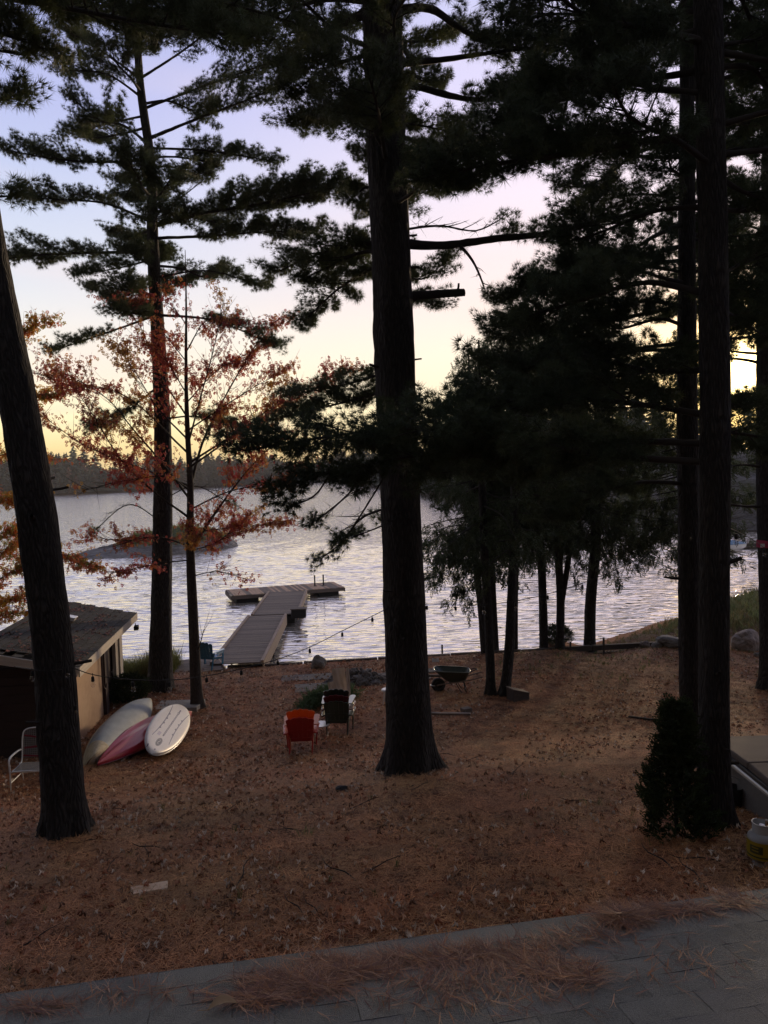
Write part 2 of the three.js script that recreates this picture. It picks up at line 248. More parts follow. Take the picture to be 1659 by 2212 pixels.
// ---------------------------------------------------------------- the setting: ground, lake, banks
const spaced = (a, b, step) => { const o = []; for (let x = a; x < b; x += step) o.push(x); o.push(b); return o; };
const growing = (from, to, step, k) => { const o = []; let x = from, s = step; while (x < to) { x += s; s *= k; o.push(x); } return o; };
{
  const xs = [...growing(11.5, 900, 0.16, 1.085).reverse().map((x) => -x), ...spaced(-11.5, 13, 0.12), ...growing(13, 900, 0.16, 1.085)];
  const ds = [...growing(-4, 120, 0.5, 1.2).reverse().map((x) => -(x - 0) + 0).map((x) => x), ...spaced(4, 30.5, 0.11), ...growing(30.5, 1600, 0.16, 1.045)];
  const dd = [...growing(0, 150, 0.6, 1.25).reverse().map((x) => 4 - x), ...spaced(4, 30.5, 0.11), ...growing(30.5, 1600, 0.16, 1.045)];
  const colours = [];
  const g = sheet(xs.length - 1, dd.length - 1, (u, v, i, j) => {
    const x = xs[i], d = dd[j]; let h = ground(x, -d);
    const s = d - 0.12 * x, sd = shoreD(x), lawn = smooth(-12, -9, x) * smooth(26, 24, x);
    if (d > 3 && d < 32) h += lawn * (0.07 * fbm(x * 2.6, d * 2.6, 2, 3) + 0.04 * noise(x * 7, d * 7));
    const patch = fbm(x * 0.35, d * 0.35, 4, 4), fine = fbm(x * 1.9, d * 1.9, 8, 3);
    let c = mix3([0.62, 0.32, 0.18], [2.6, 1.45, 0.80], clamp(0.42 + 1.0 * fine + 0.75 * patch + 0.35 * noise(x * 7, d * 7, 4)));   // rust needles
    const grass = clamp(smooth(-0.05, 0.28, fbm(x * 0.28, d * 0.28, 12, 3) + 0.45 * fine) * 0.55 * smooth(14, 9, s) + smooth(21.5, 25.5, s) * smooth(2, 7, x) * (0.65 + 0.7 * fine) + smooth(30, 33, d) * (d < 70 ? 1 : 0.4));
    c = mix3(c, [0.78, 0.82, 0.48], clamp(grass));
    if (d > sd - 1.5 && x > 6.5 && d < 70) c = mix3(c, [3.6, 3.4, 3.1], smooth(sd - 1.5, sd - 0.5, d));       // sand at the water's edge
    if (d > 70) c = mix3([0.24, 0.26, 0.16], [0.8, 0.75, 0.66], smooth(0.1, 0.4, fbm(x * 0.05, d * 0.05, 3, 4)) * smooth(6, 1.5, h));
    colours.push(...c);
    return [V(x, h, -d), x, d];
  });
  g.setAttribute('color', new THREE.BufferAttribute(new Float32Array(colours), 3));
  solid('ground', g, M.soil, 'sloping lawn covered with rust brown pine needles and fallen leaves, running down to the lake', 'ground', 'structure');
}
{
  const waves = [], r = rng(21);
  for (let i = 0; i < 22; i++) { const L = 0.36 * Math.pow(2.5, i / 21), a = (r() - 0.5) * (i < 8 ? 0.6 : 0.34) + 0.06, k = 2 * PI / L; waves.push([Math.sin(a) * k, Math.cos(a) * k, r() * 6.28, L, (0.026 + 0.012 * r()) * L / (2 * PI) * (L < 0.48 ? 0.8 : 1.15)]); }
  const xs = [...growing(34, 1500, 0.4, 1.1).reverse().map((x) => -x), ...spaced(-34, 34, 0.26), ...growing(34, 1500, 0.4, 1.1)];
  const ds = [...spaced(22, 62, 0.105), ...growing(62, 1700, 0.11, 1.008).filter((x, i) => x < 140), ...growing(140, 1700, 1.4, 1.05)];
  const g = sheet(xs.length - 1, ds.length - 1, (u, v, i, j) => {
    const x = xs[i], d = ds[j], sp = j ? d - ds[j - 1] : 0.1, sx = Math.abs(x) < 34 ? 0.26 : Math.abs(x) * 0.09; let h = 0;
    const calm = 0.55 + 0.6 * smooth(-0.3, 0.35, fbm(x * 0.06, d * 0.1, 5, 3));
    for (const [kx, kd, ph, L, a] of waves) { const keep = smooth(2.2, 4.5, L / sp) * smooth(1.6, 3.2, L / Math.max(1e-3, sx * Math.abs(kx) / Math.hypot(kx, kd) + 0.0)); if (keep > 0) { const s = Math.sin(kx * x + kd * d + ph); h += keep * a * (s - 0.22 * Math.cos(2 * (kx * x + kd * d + ph))); } }
    h *= calm * smooth(0.0, 2.5, d - shoreD(x) + 0.8);
    return [V(x, h, -d), x, d];
  });
  solid('lake_water', g, M.water, 'rippled lake reflecting the pale evening sky beyond the timber wall', 'lake', 'structure');
}
// the rocky hill on the right bank
{
  const colours = [], n = 110, m = 90;
  const rise = (x, d) => { const b = farBank(x) + 1.5 * noise(x * 0.2, 4); const e = Math.max(0, d - b + 1); return -0.4 + Math.min(e * 0.75, 9.2 * (1 - Math.exp(-e / 9)) + 4.2 * fbm(x * 0.05, d * 0.05, 2, 4) + 1.6 * Math.abs(noise(x * 0.16, d * 0.2, 7))) * smooth(20, 36, x) * smooth(150, 118, d); };
  const g = sheet(n, m, (u, v) => { const x = lerp(24, 150, u * u * 0.5 + u * 0.5), d = lerp(66, 150, v); const h = rise(x, d); const c = mix3([0.42, 0.42, 0.44], [0.15, 0.19, 0.07], smooth(0.02, 0.22, fbm(x * 0.13, d * 0.13, 9, 4))); colours.push(...c); return [V(x, h, -d), x, d + h * 1.3]; });
  g.setAttribute('color', new THREE.BufferAttribute(new Float32Array(colours), 3));
  solid('rocky_hill', g, M.bedrock, 'grey bedrock hill with mossy ledges rising from the right bank of the bay', 'hill', 'structure');
  hillRise = rise;
}
// low rock island
const ISLE = (() => {
  const a = atY(130, 1207, 0), b = atY(512, 1176, 0), c = a.clone().add(b).multiplyScalar(0.5); const L = a.distanceTo(b), yaw = Math.atan2(-(b.z - a.z), b.x - a.x);
  return { c, L, yaw };
})();
const isleH = (p, q) => { const e = 1 - p * p - q * q; return -0.5 + 3.1 * Math.sqrt(Math.max(0, e)) * (0.42 + 0.54 * smooth(-0.6, 0.35, p)) + 0.45 * Math.max(0, e) * noise(p * 4, q * 3, 3) + (e > 0 ? 0.16 * noise(p * 11, q * 9, 5) : -0.3); };
{
  const colours = [];
  const g = sheet(90, 50, (u, v) => { const p = u * 2.2 - 1.1, q = v * 2.2 - 1.1, h = isleH(p, q); colours.push(...mix3([0.85, 0.85, 0.9], [0.42, 0.5, 0.25], smooth(0.75, 1.15, h + 0.5 * fbm(p * 4, q * 4, 2)))); return [V(p * ISLE.L / 2, h, -q * 5.2), p * 8, q * 6 + h * 2]; });
  g.setAttribute('color', new THREE.BufferAttribute(new Float32Array(colours), 3));
  const t = thing('rock_island', 'low grey rock islet with grassy top out in the lake behind the pine trunk', 'island', V(ISLE.c.x, 0, ISLE.c.z), ISLE.yaw);
  t.userData.kind = 'structure';
  part('rock', g, M.bedrock, t);
  const mats = []; R = rng(3);
  for (let i = 0; i < 1500; i++) { const p = rr(-0.8, 0.9), q = rr(-0.8, 0.8), h = isleH(p, q); if (h > 0.7 + rr(0, 0.3) && fbm(p * 4, q * 4, 6, 2) > -0.12) mats.push(mat4(V(p * ISLE.L / 2, h - 0.02, -q * 5.2), euler(0, rr(0, 6), 0), rr(0.5, 1.4))); }
  copies('grass', grassClump(), M.grass, mats, t);
}
function grassClump(n = 9, h = 0.42, spread = 0.22, w = 0.012) {
  const l = [], r = rng(19);
  for (let i = 0; i < n; i++) { const a = r() * 6.28, s = r() * 0.12, x = Math.cos(a) * s, z = Math.sin(a) * s, b = r() * 6.28, H = h * (0.55 + 0.6 * r()), o = spread * r(), px = -Math.sin(b) * w, pz = Math.cos(b) * w, mx = x + Math.cos(b) * o * 0.35, mz = z + Math.sin(b) * o * 0.35, tx = x + Math.cos(b) * o, tz = z + Math.sin(b) * o;
    l.push(x - px, 0, z - pz, x + px, 0, z + pz, mx - px * 0.7, H * 0.6, mz - pz * 0.7, x + px, 0, z + pz, mx + px * 0.7, H * 0.6, mz + pz * 0.7, mx - px * 0.7, H * 0.6, mz - pz * 0.7, mx - px * 0.7, H * 0.6, mz - pz * 0.7, mx + px * 0.7, H * 0.6, mz + pz * 0.7, tx, H, tz); }
  return tris(l);
}
// far shore forest
{
  const l = [], r = rng(8);
  for (let k = 0; k < 46; k++) { const y = 0.1 + 0.9 * k / 46, R0 = 0.27 * Math.pow(1 - k / 46, 0.55) * (0.5 + 0.7 * r()), a = k * 2.4 + r(), b = 0.5 + 0.5 * r(), dy = 0.02 + 0.05 * r(); l.push(0, y + 0.05, 0, Math.cos(a - b) * R0, y - dy, Math.sin(a - b) * R0, Math.cos(a + b) * R0, y - dy * 0.4, Math.sin(a + b) * R0); }
  const geo = tris(l), mats = [], cs = []; R = rng(14);
  for (let i = 0; i < 5200; i++) {
    const x = rr(-420, 110), fb = farBank(x), d = fb + 3 + rr(0, 75) * R(); if (d < 120 && x > 10) continue;
    const h = rr(6, 11) * (0.8 + 0.55 * smooth(-0.25, 0.35, noise(x * 0.03, d * 0.03, 2)) + (R() < 0.08 ? 0.3 : 0)), y = ground(x, -d) - 0.4;
    mats.push(mat4(V(x, y, -d), euler(0, rr(0, 6), rr(-0.03, 0.03)), V(h * rr(1.0, 1.7), h, h * rr(1.0, 1.7)))); const q = rr(0.7, 1.3), au = R() < 0.08 ? 2.2 : 1; cs.push(col(0.060 * q * au, 0.078 * q, 0.055 * q));
  }
  leafy('far_tree', 1, 1, 1, 0);
  const im = copies('far_forest', geo, M.far_tree, mats, scene, cs); tag(im, 'dark band of conifers along the far shore of the lake', 'forest', null, 'stuff');
  const behind = [], bc = []; R = rng(15);
  for (let i = 0; i < 420; i++) { const a = rr(0, 6.28), q = rr(9, 44), x = Math.cos(a) * q, z = Math.sin(a) * q * 0.8 + 8; if (z < 3 && Math.abs(x) < 9.5 + Math.max(0, -z) * 0.62) continue; if (z < -15 || (Math.abs(x) < 12 && z > -1 && z < 14)) continue; const y = ground(x, z); if (y < 0.3) continue; const h = rr(11, 20); behind.push(mat4(V(x, y - 0.4, z), euler(0, rr(0, 6), 0), V(h * 0.7, h, h * 0.7))); const k = rr(0.7, 1.3); bc.push(col(0.03 * k, 0.042 * k, 0.026 * k)); }
  tag(copies('woods', geo, M.far_tree, behind, scene, bc), 'woods of conifers around and behind the house', 'woods', null, 'stuff');
}
// timber retaining wall at the lake edge
{
  const t = thing('retaining_wall', 'low dark timber retaining wall between the lawn and the lake', 'retaining wall', V(0, 0.4, -27.2));
  const yaw = Math.atan(0.12);
  for (let i = 0; i < 7; i++) for (const k of [0, 1, 2]) { const x = -5.6 + i * 2.62 + (k % 2) * 0.6, d = WALL(x + 1.3) + 0.1 + (i % 2) * 0.012; const g = rbox(2.6, 0.19, 0.17, 0.015, 0, 0, 0, 0, 0, 0.004 * ((i * 7 + k * 3) % 5 - 2)); g.rotateY(yaw * 0.99); g.translate(x + 1.3, 0.09 + 0.2 * k + (k === 2 ? 0.06 : 0) + 0.1, -d); wpart('timber', g, M.timber, t); }
  for (const [px, py, h] of [[955, 1400, 0.32], [1304, 1385, 0.42], [1232, 1386, 0.3]]) { const p = atD(px, py, WALL(0) + 0.35 + 0.12 * 2); p.y = 0.8; const g = box(0.06, h + 0.5, 0.06, p.x, p.y + h / 2 - 0.35, p.z); wpart('stake', g, M.timber, t); }
}
// ---------------------------------------------------------------- house behind the viewer: only its porch roof is in view
const EAVE_Y = 5.3;
{
  const A = atY(0, 2160, EAVE_Y), B = atY(1659, 1930, EAVE_Y), e = B.clone().sub(A).normalize(), n = V(-e.z, 0, e.x);   // n points back to the house
  if (n.z < 0) n.negate();
  const slope = 0.13, turn = Math.atan2(-e.z, e.x), base = A.clone(); base.y = 0;
  const t = thing('house', 'house seen from its upper window, only the grey shingled porch roof showing', 'house', base, turn);   // local x along the eave, z back to the house
  const wallZ = n.dot(V(0, 0, 0).sub(A)) + 0.55, back = wallZ;                // window wall just behind the viewer
  const tilt = Math.atan(slope), roof = part('porch_roof', box(15, 0.14, back / Math.cos(tilt), 1.6, EAVE_Y - 0.085 + slope * back / 2, back / 2, -tilt), M.shingle1, t);
  R = rng(31);
  const tab = []; for (let v = 0; v < 4; v++) { const w = 0.31, L = 0.2, th = 0.008; const s = sheet(4, 3, (u, q) => [V((u - 0.5) * w, th + 0.0015 * noise(u * 3 + v * 9, q * 3) + 0.003 * (q < 0.2 ? noise(u * 2, v * 5) : 0), q * L), u * w + v * 0.37, q * L + v * 0.21]); const lip = box(w, th, 0.004, 0, th / 2 + 0.0005, -0.001); tab.push(merge([flip(s), lip])); }
  for (let k = 0; k < 12; k++) for (let i = 0; i < 24; i++) {
    const x = -2.35 + i * 0.3125 + (k % 2) * 0.158, z = k * 0.142 - 0.03;
    const m = part('shingle', tab[(i * 7 + k * 5) % 4], M['shingle' + ((i * 3 + k * 7 + (i * k) % 5) % 4)], roof);
    m.position.set(x, EAVE_Y - 0.004 + slope * z + 0.0045 * (12 - k) * 0 + 0.004, z); m.rotation.set(-tilt + 0.018, 0, (R() - 0.5) * 0.006);
  }
  const far = []; for (let k = 12; k < 24; k++) { const z = k * 0.142 - 0.03; far.push(box(9.5, 0.008, 0.2, 1.6, EAVE_Y + 0.008 + slope * (z + 0.1), z + 0.1, -tilt + 0.018)); }
  part('roof_courses', merge(far), M.shingle0, t);
  part('fascia', rbox(15, 0.19, 0.03, 0.005, 1.6, EAVE_Y - 0.125, -0.005), M.cream_paint, t);
  for (const x of [-5, -1.5, 2, 5.5, 8.5]) part('porch_post', rbox(0.14, EAVE_Y - 0.2 - 2.6, 0.14, 0.01, x, (EAVE_Y - 0.2 + 2.6) / 2, 0.35), M.cream_paint, t);
  part('wall', merge([box(16, 7.4, 0.3, 1.6, 6.2, back + 0.17), box(16, 5.6, 6, 1.6, 3.7, back + 3.4)]), M.dark_wood, t);
  part('main_roof', merge([box(17, 0.2, 4.6, 1.6, 10.6, back + 1.9, -0.4), box(17, 0.2, 4.6, 1.6, 10.6, back + 5.7, 0.4)]), M.shingle2, t);
  // pine needles drifted on the roof
  const strand = []; { const l = []; for (const [a, b] of [[0, 0.35], [0.06, -0.2], [-0.05, 0.1]]) { const w = 0.0012; let p = V(0, 0, 0); for (let s = 0; s < 4; s++) { const q = V(Math.sin(a + b * s) * 0.034, 0.004 * Math.sin(s * 1.6 + a * 9), Math.cos(a + b * s) * 0.034).add(p), w1 = w * (1 - s * 0.2), w2 = w * (1 - (s + 1) * 0.22); l.push(p.x - w1, p.y, p.z, p.x + w1, p.y, p.z, q.x - w2, q.y, q.z, p.x + w1, p.y, p.z, q.x + w2, q.y, q.z, q.x - w2, q.y, q.z); p = q; } } strand.push(tris(l)); }
  const heaps = [[640, 2115, 120, 34, 700, 0.045], [760, 2085, 90, 22, 380, 0.03], [560, 2150, 80, 25, 260, 0.02], [1345, 1968, 46, 20, 420, 0.07], [900, 2060, 150, 20, 320, 0.012], [1080, 2050, 150, 22, 420, 0.014], [1180, 2100, 90, 26, 240, 0.012], [1450, 1950, 110, 16, 300, 0.02], [1590, 1930, 60, 14, 160, 0.015], [980, 2120, 180, 40, 200, 0.008], [700, 2060, 60, 14, 120, 0.015], [1250, 2010, 140, 26, 160, 0.01], [300, 2130, 160, 22, 90, 0.006], [1050, 2170, 330, 45, 160, 0.004], [1450, 2080, 200, 80, 70, 0.004], [80, 2160, 80, 18, 120, 0.015], [1260, 2120, 40, 40, 110, 0.015]];
  const mats = [], cs = [], g = () => (R() + R() + R() - 1.5) * 0.9; R = rng(77);
  for (const [cx, cy, sx, sy, count, hh] of heaps) { const lie = rr(0, 3); for (let i = 0; i < count * 1.0; i++) {
    const gx = g(), gy = g(), q = atY(cx + gx * sx, Math.min(2240, cy + gy * sy + gx * 0), EAVE_Y + 0.06); const zz = n.dot(q.clone().sub(A)); if (zz < -0.03) continue;
    const top = 0.4 * hh * Math.exp(-(gx * gx + gy * gy) * 1.4); q.y = EAVE_Y + 0.018 + slope * Math.max(zz, 0) + rr(0, 1) * top;
    mats.push(mat4(q, euler(rr(-0.2, 0.2) * (top > 0.02 ? 2.2 : 0.6), R() < 0.55 ? lie + rr(-0.7, 0.7) + (R() < 0.5 ? PI : 0) : rr(0, 6.28), rr(-0.3, 0.3)), rr(0.6, 1.15)));
    const k = rr(0.6, 1.3), pal = [[0.44, 0.20, 0.09], [0.28, 0.14, 0.10], [0.52, 0.31, 0.19], [0.20, 0.105, 0.085]][Math.floor(R() * 4)]; cs.push(col(pal[0] * k, pal[1] * k, pal[2] * k)); } }
  const im = copies('fallen_needles', strand[0], M.dead_needle, mats, scene, cs); tag(im, 'drifts of orange brown pine needles lying along the porch roof', 'pine needles', null, 'stuff');
  // the curled tan leaf by the lower edge
  const lp = atY(482, 2188, EAVE_Y + 0.05), lg = sheet(8, 10, (u, v) => { const w = 0.026 * Math.pow(Math.sin(PI * clamp(v * 0.97 + 0.015)), 0.75), x = (u - 0.5) * 2 * w; return [V(x, 0.012 * Math.sin(v * 3.1) + Math.abs(x) * 0.7 + 0.002 * noise(u * 5, v * 6), (v - 0.5) * 0.11), u, v]; });
  std('tan_leaf', { color: col(0.42, 0.29, 0.16), side: THREE.DoubleSide, roughness: 0.7 });
  const leaf = thing('curled_leaf', 'single large curled tan leaf lying on the porch roof shingles', 'leaf', V(lp.x, EAVE_Y + 0.03 + slope * n.dot(lp.clone().sub(A)), lp.z), 0.9 - PI / 2 - 0.6); part('blade', lg, M.tan_leaf, leaf); part('stalk', tube([V(0, 0.0, 0.05), V(0.004, 0.006, 0.075), V(0.012, 0.016, 0.095)], 0.0018, 0.001, 6, 5), M.tan_leaf, leaf);
}
function flip(g) { const i = g.index.array; for (let k = 0; k < i.length; k += 3) { const a = i[k]; i[k] = i[k + 1]; i[k + 1] = a; } g.computeVertexNormals(); return g; }

// ---------------------------------------------------------------- shed
{
  const A = V(-6.63, 3.38, -16.3), Bd = V(-7.45, 3.38, -22.75), u = Bd.clone().sub(A), L = Math.hypot(u.x, u.z), turn = Math.atan2(-u.z, u.x) - PI / 2 + PI;   // local +z runs back toward the viewer
  const yaw = Math.atan2(-(A.x - Bd.x), -(A.z - Bd.z)) + PI; const t = thing('shed', 'low shed with leaf-strewn shingle roof, tan side wall and dark gable end', 'shed', V(Bd.x, 0, Bd.z), yaw);
  // local: x = 0 at the right eave, -x to the left; z = 0 far end, z = L near end
  const hw = 2.15, rise = 0.5, ey = 3.38, tilt = Math.atan2(rise, hw), sl = Math.hypot(hw, rise), lw = 1.5, ls = 0.6, lt = Math.atan(ls), ll = lw / Math.cos(lt), le = ey + rise - lw * ls;   // the far slope is steeper
  const roof = part('roof', merge([box(sl, 0.09, L, -hw / 2, ey + rise / 2 - 0.055, L / 2, 0, 0, -tilt), box(ll, 0.09, L, -hw - lw / 2, (ey + rise + le) / 2 - 0.06, L / 2, 0, 0, lt)]), M.dark_wood, t);
  R = rng(4); const course = 0.2, nc = Math.floor(sl / course), tabW = 0.42;
  const tg = [0, 1, 2].map((v) => merge([box(course + 0.05, 0.009, tabW - 0.008, 0, 0, 0)].map((g) => { const q = g.attributes.uv; for (let i = 0; i < q.count; i++) q.setXY(i, q.getX(i) + v * 0.31, q.getY(i) + v * 0.17); return g; })));
  for (let k = 0; k <= nc; k++) for (let i = 0; i <= Math.floor(L / tabW); i++) {
    const s = k * course + 0.1, z = Math.min(L - 0.21, 0.2 + i * tabW + (k % 2) * 0.2); if (s > sl) continue;
    const m = part('shingle', tg[(i * 5 + k * 3) % 3], M['shed_shingle' + ((i * 7 + k * 11 + (i * k) % 3) % 3)], roof); m.position.set(-s * Math.cos(tilt) + 0.02, ey + s * Math.sin(tilt) + 0.004, z); m.rotation.z = -tilt + 0.05;
  }
  const leftCourses = []; for (let k = 0; k < ll / course; k++) { const s = Math.min(ll - 0.1, k * course + 0.1); leftCourses.push(box(course + 0.05, 0.009, L, -hw - lw + s * Math.cos(lt), le + s * Math.sin(lt) + 0.004, L / 2, 0, 0, lt - 0.05)); }
  part('roof_courses', merge(leftCourses), M.shed_shingle1, t);
  part('ridge_cap', merge([box(0.16, 0.012, L, -hw + 0.07, ey + rise + 0.012, L / 2, 0, 0, -tilt), box(0.16, 0.012, L, -hw - 0.065, ey + rise - 0.018, L / 2, 0, 0, lt)]), M.shed_shingle2, t);
  part('fascia', rbox(0.035, 0.2, L + 0.03, 0.006, 0.035, ey - 0.11, L / 2), M.cream_paint, t);
  part('rake_board', rbox(sl, 0.2, 0.035, 0.006, -hw / 2 + 0.02, ey + rise / 2 - 0.105, L + 0.02, 0, 0, -tilt), M.cream_paint, t);
  part('rake_board', rbox(ll, 0.2, 0.035, 0.006, -hw - lw / 2 - 0.03, (ey + rise + le) / 2 - 0.11, L + 0.02, 0, 0, lt), M.cream_paint, t);
  const wx = -0.42, low = 0.7, h = ey - 0.16 - low, mid = low + h / 2, nearZ = L - 0.35, farZ = 0.42;
  const wall = (z0, z1, x, mat, name, dx = 0.06) => part(name, rbox(dx, h, Math.abs(z1 - z0), 0.006, x, mid, (z0 + z1) / 2), mat, t);
  wall(nearZ, 2.75, wx, M.tan_paint, 'side_wall');
  wall(2.735, 2.42, wx + 0.05, M.maroon_paint, 'post', 0.12); wall(2.405, 2.22, wx + 0.015, M.cream_paint, 'trim', 0.08);
  const door = wall(2.205, 1.3, wx - 0.08, M.maroon_paint, 'door');
  part('handle', merge([box(0.05, 0.03, 0.03, wx + 0.0, 2.0, 1.42), box(0.03, 0.14, 0.03, wx + 0.02, 2.0, 1.42)]), M.silver_metal, door);
  wall(1.285, 1.0, wx + 0.03, M.cream_paint, 'trim', 0.1); wall(0.985, 0.8, wx + 0.02, M.maroon_paint, 'post', 0.08); wall(0.785, farZ, wx + 0.04, M.cream_paint, 'trim', 0.1);
  part('hanging_hose', tube([V(wx + 0.09, 2.95, 2.95), V(wx + 0.1, 2.5, 2.99), V(wx + 0.1, 2.0, 2.93), V(wx + 0.12, 1.9, 2.78), V(wx + 0.13, 2.05, 2.7)], 0.025, 0.02, 18, 7), M.maroon_paint, t);
  part('corner_post', rbox(0.1, h, 0.1, 0.008, wx + 0.0, mid, nearZ + 0.06), M.dark_wood, t);
  for (let i = 0; i < 14; i++) { const y = low + 0.1 + i * 0.19, x0 = Math.max(-hw - lw + 0.45, -hw - (ey + rise - 0.3 - y) / ls), x1 = -0.45; part('gable_board', rbox(x1 - x0, 0.18, 0.03, 0.006, (x0 + x1) / 2, y, nearZ + 0.03 + (i % 2) * 0.004), M.dark_wood, t); }
  part('inner_walls', merge([box(hw + lw - 1.0, 2.1, 0.08, -(hw + lw) / 2, low + 1.05, nearZ - 0.08), box(hw + lw - 1.0, 2.1, 0.08, -(hw + lw) / 2, low + 1.05, farZ), box(0.08, 2.1, L - 0.9, -hw - lw + 0.5, low + 1.05, L / 2), box(hw - 0.3, h, 0.06, -hw / 2 - 0.2, mid, nearZ - 0.16), box(hw - 0.3, h, 0.06, -hw / 2 - 0.2, mid, farZ + 0.08)]), M.dark_wood, t);
  part('roof_vent', merge([rbox(0.2, 0.1, 0.26, 0.02, -1.16, ey + 0.36, 2.45, 0, 0, -tilt), rbox(0.26, 0.03, 0.32, 0.01, -1.16, ey + 0.4, 2.45, 0, 0, -tilt)]), M.white_plastic, t);
  part('eave_lamp', merge([box(0.02, 0.1, 0.02, 0.08, ey - 0.26, 0.5), rbox(0.13, 0.12, 0.16, 0.015, 0.1, ey - 0.35, 0.48, 0.2)]), M.black_metal, t);
  // leaves on the shed roof
  const mats = [], cs = []; R = rng(9); const base = t.position, q0 = new THREE.Quaternion().setFromEuler(t.rotation);
  for (let i = 0; i < 1700; i++) { const s = rr(0.03, sl), z = rr(0.05, L), c = fbm(s * 1.4, z * 1.2, 6, 3); if (c < rr(-0.15, 0.32)) continue; const p = V(-s * Math.cos(tilt), ey + s * Math.sin(tilt) + 0.025, z).applyQuaternion(q0).add(base); mats.push(mat4(p, euler(rr(-0.4, 0.4), rr(0, 6), rr(-0.4, 0.4)), rr(0.7, 1.3))); const k = rr(0.6, 1.2); cs.push(col(0.34 * k, 0.14 * k * rr(0.8, 1.3), 0.095 * k)); }
  const im = copies('roof_leaves', leafGeo(), M.dead_leaf, mats, scene, cs); tag(im, 'russet fallen leaves scattered over the shed roof', 'fallen leaves', null, 'stuff');
}
// a five-lobed leaf, 8 cm long, stalk at the origin, folded along its midrib
function leafGeo(fold = 0.018) {
  const out = [[0, 0], [0.22, 0.06], [0.42, 0.30], [0.26, 0.36], [0.50, 0.66], [0.22, 0.62], [0, 1]], l = [], s = 0.085;
  const P = (x, z) => [x * s, Math.abs(x) * fold * 2 + 0.006 * Math.sin(z * 4 + x * 3), z * s];
  for (const m of [1, -1]) for (let i = 0; i < out.length - 1; i++) { const a = P(0, i < 3 ? 0.25 : 0.55), b = P(out[i][0] * m, out[i][1]), c = P(out[i + 1][0] * m, out[i + 1][1]); l.push(...a, ...(m > 0 ? [...c, ...b] : [...b, ...c])); }
  return tris(l);
}

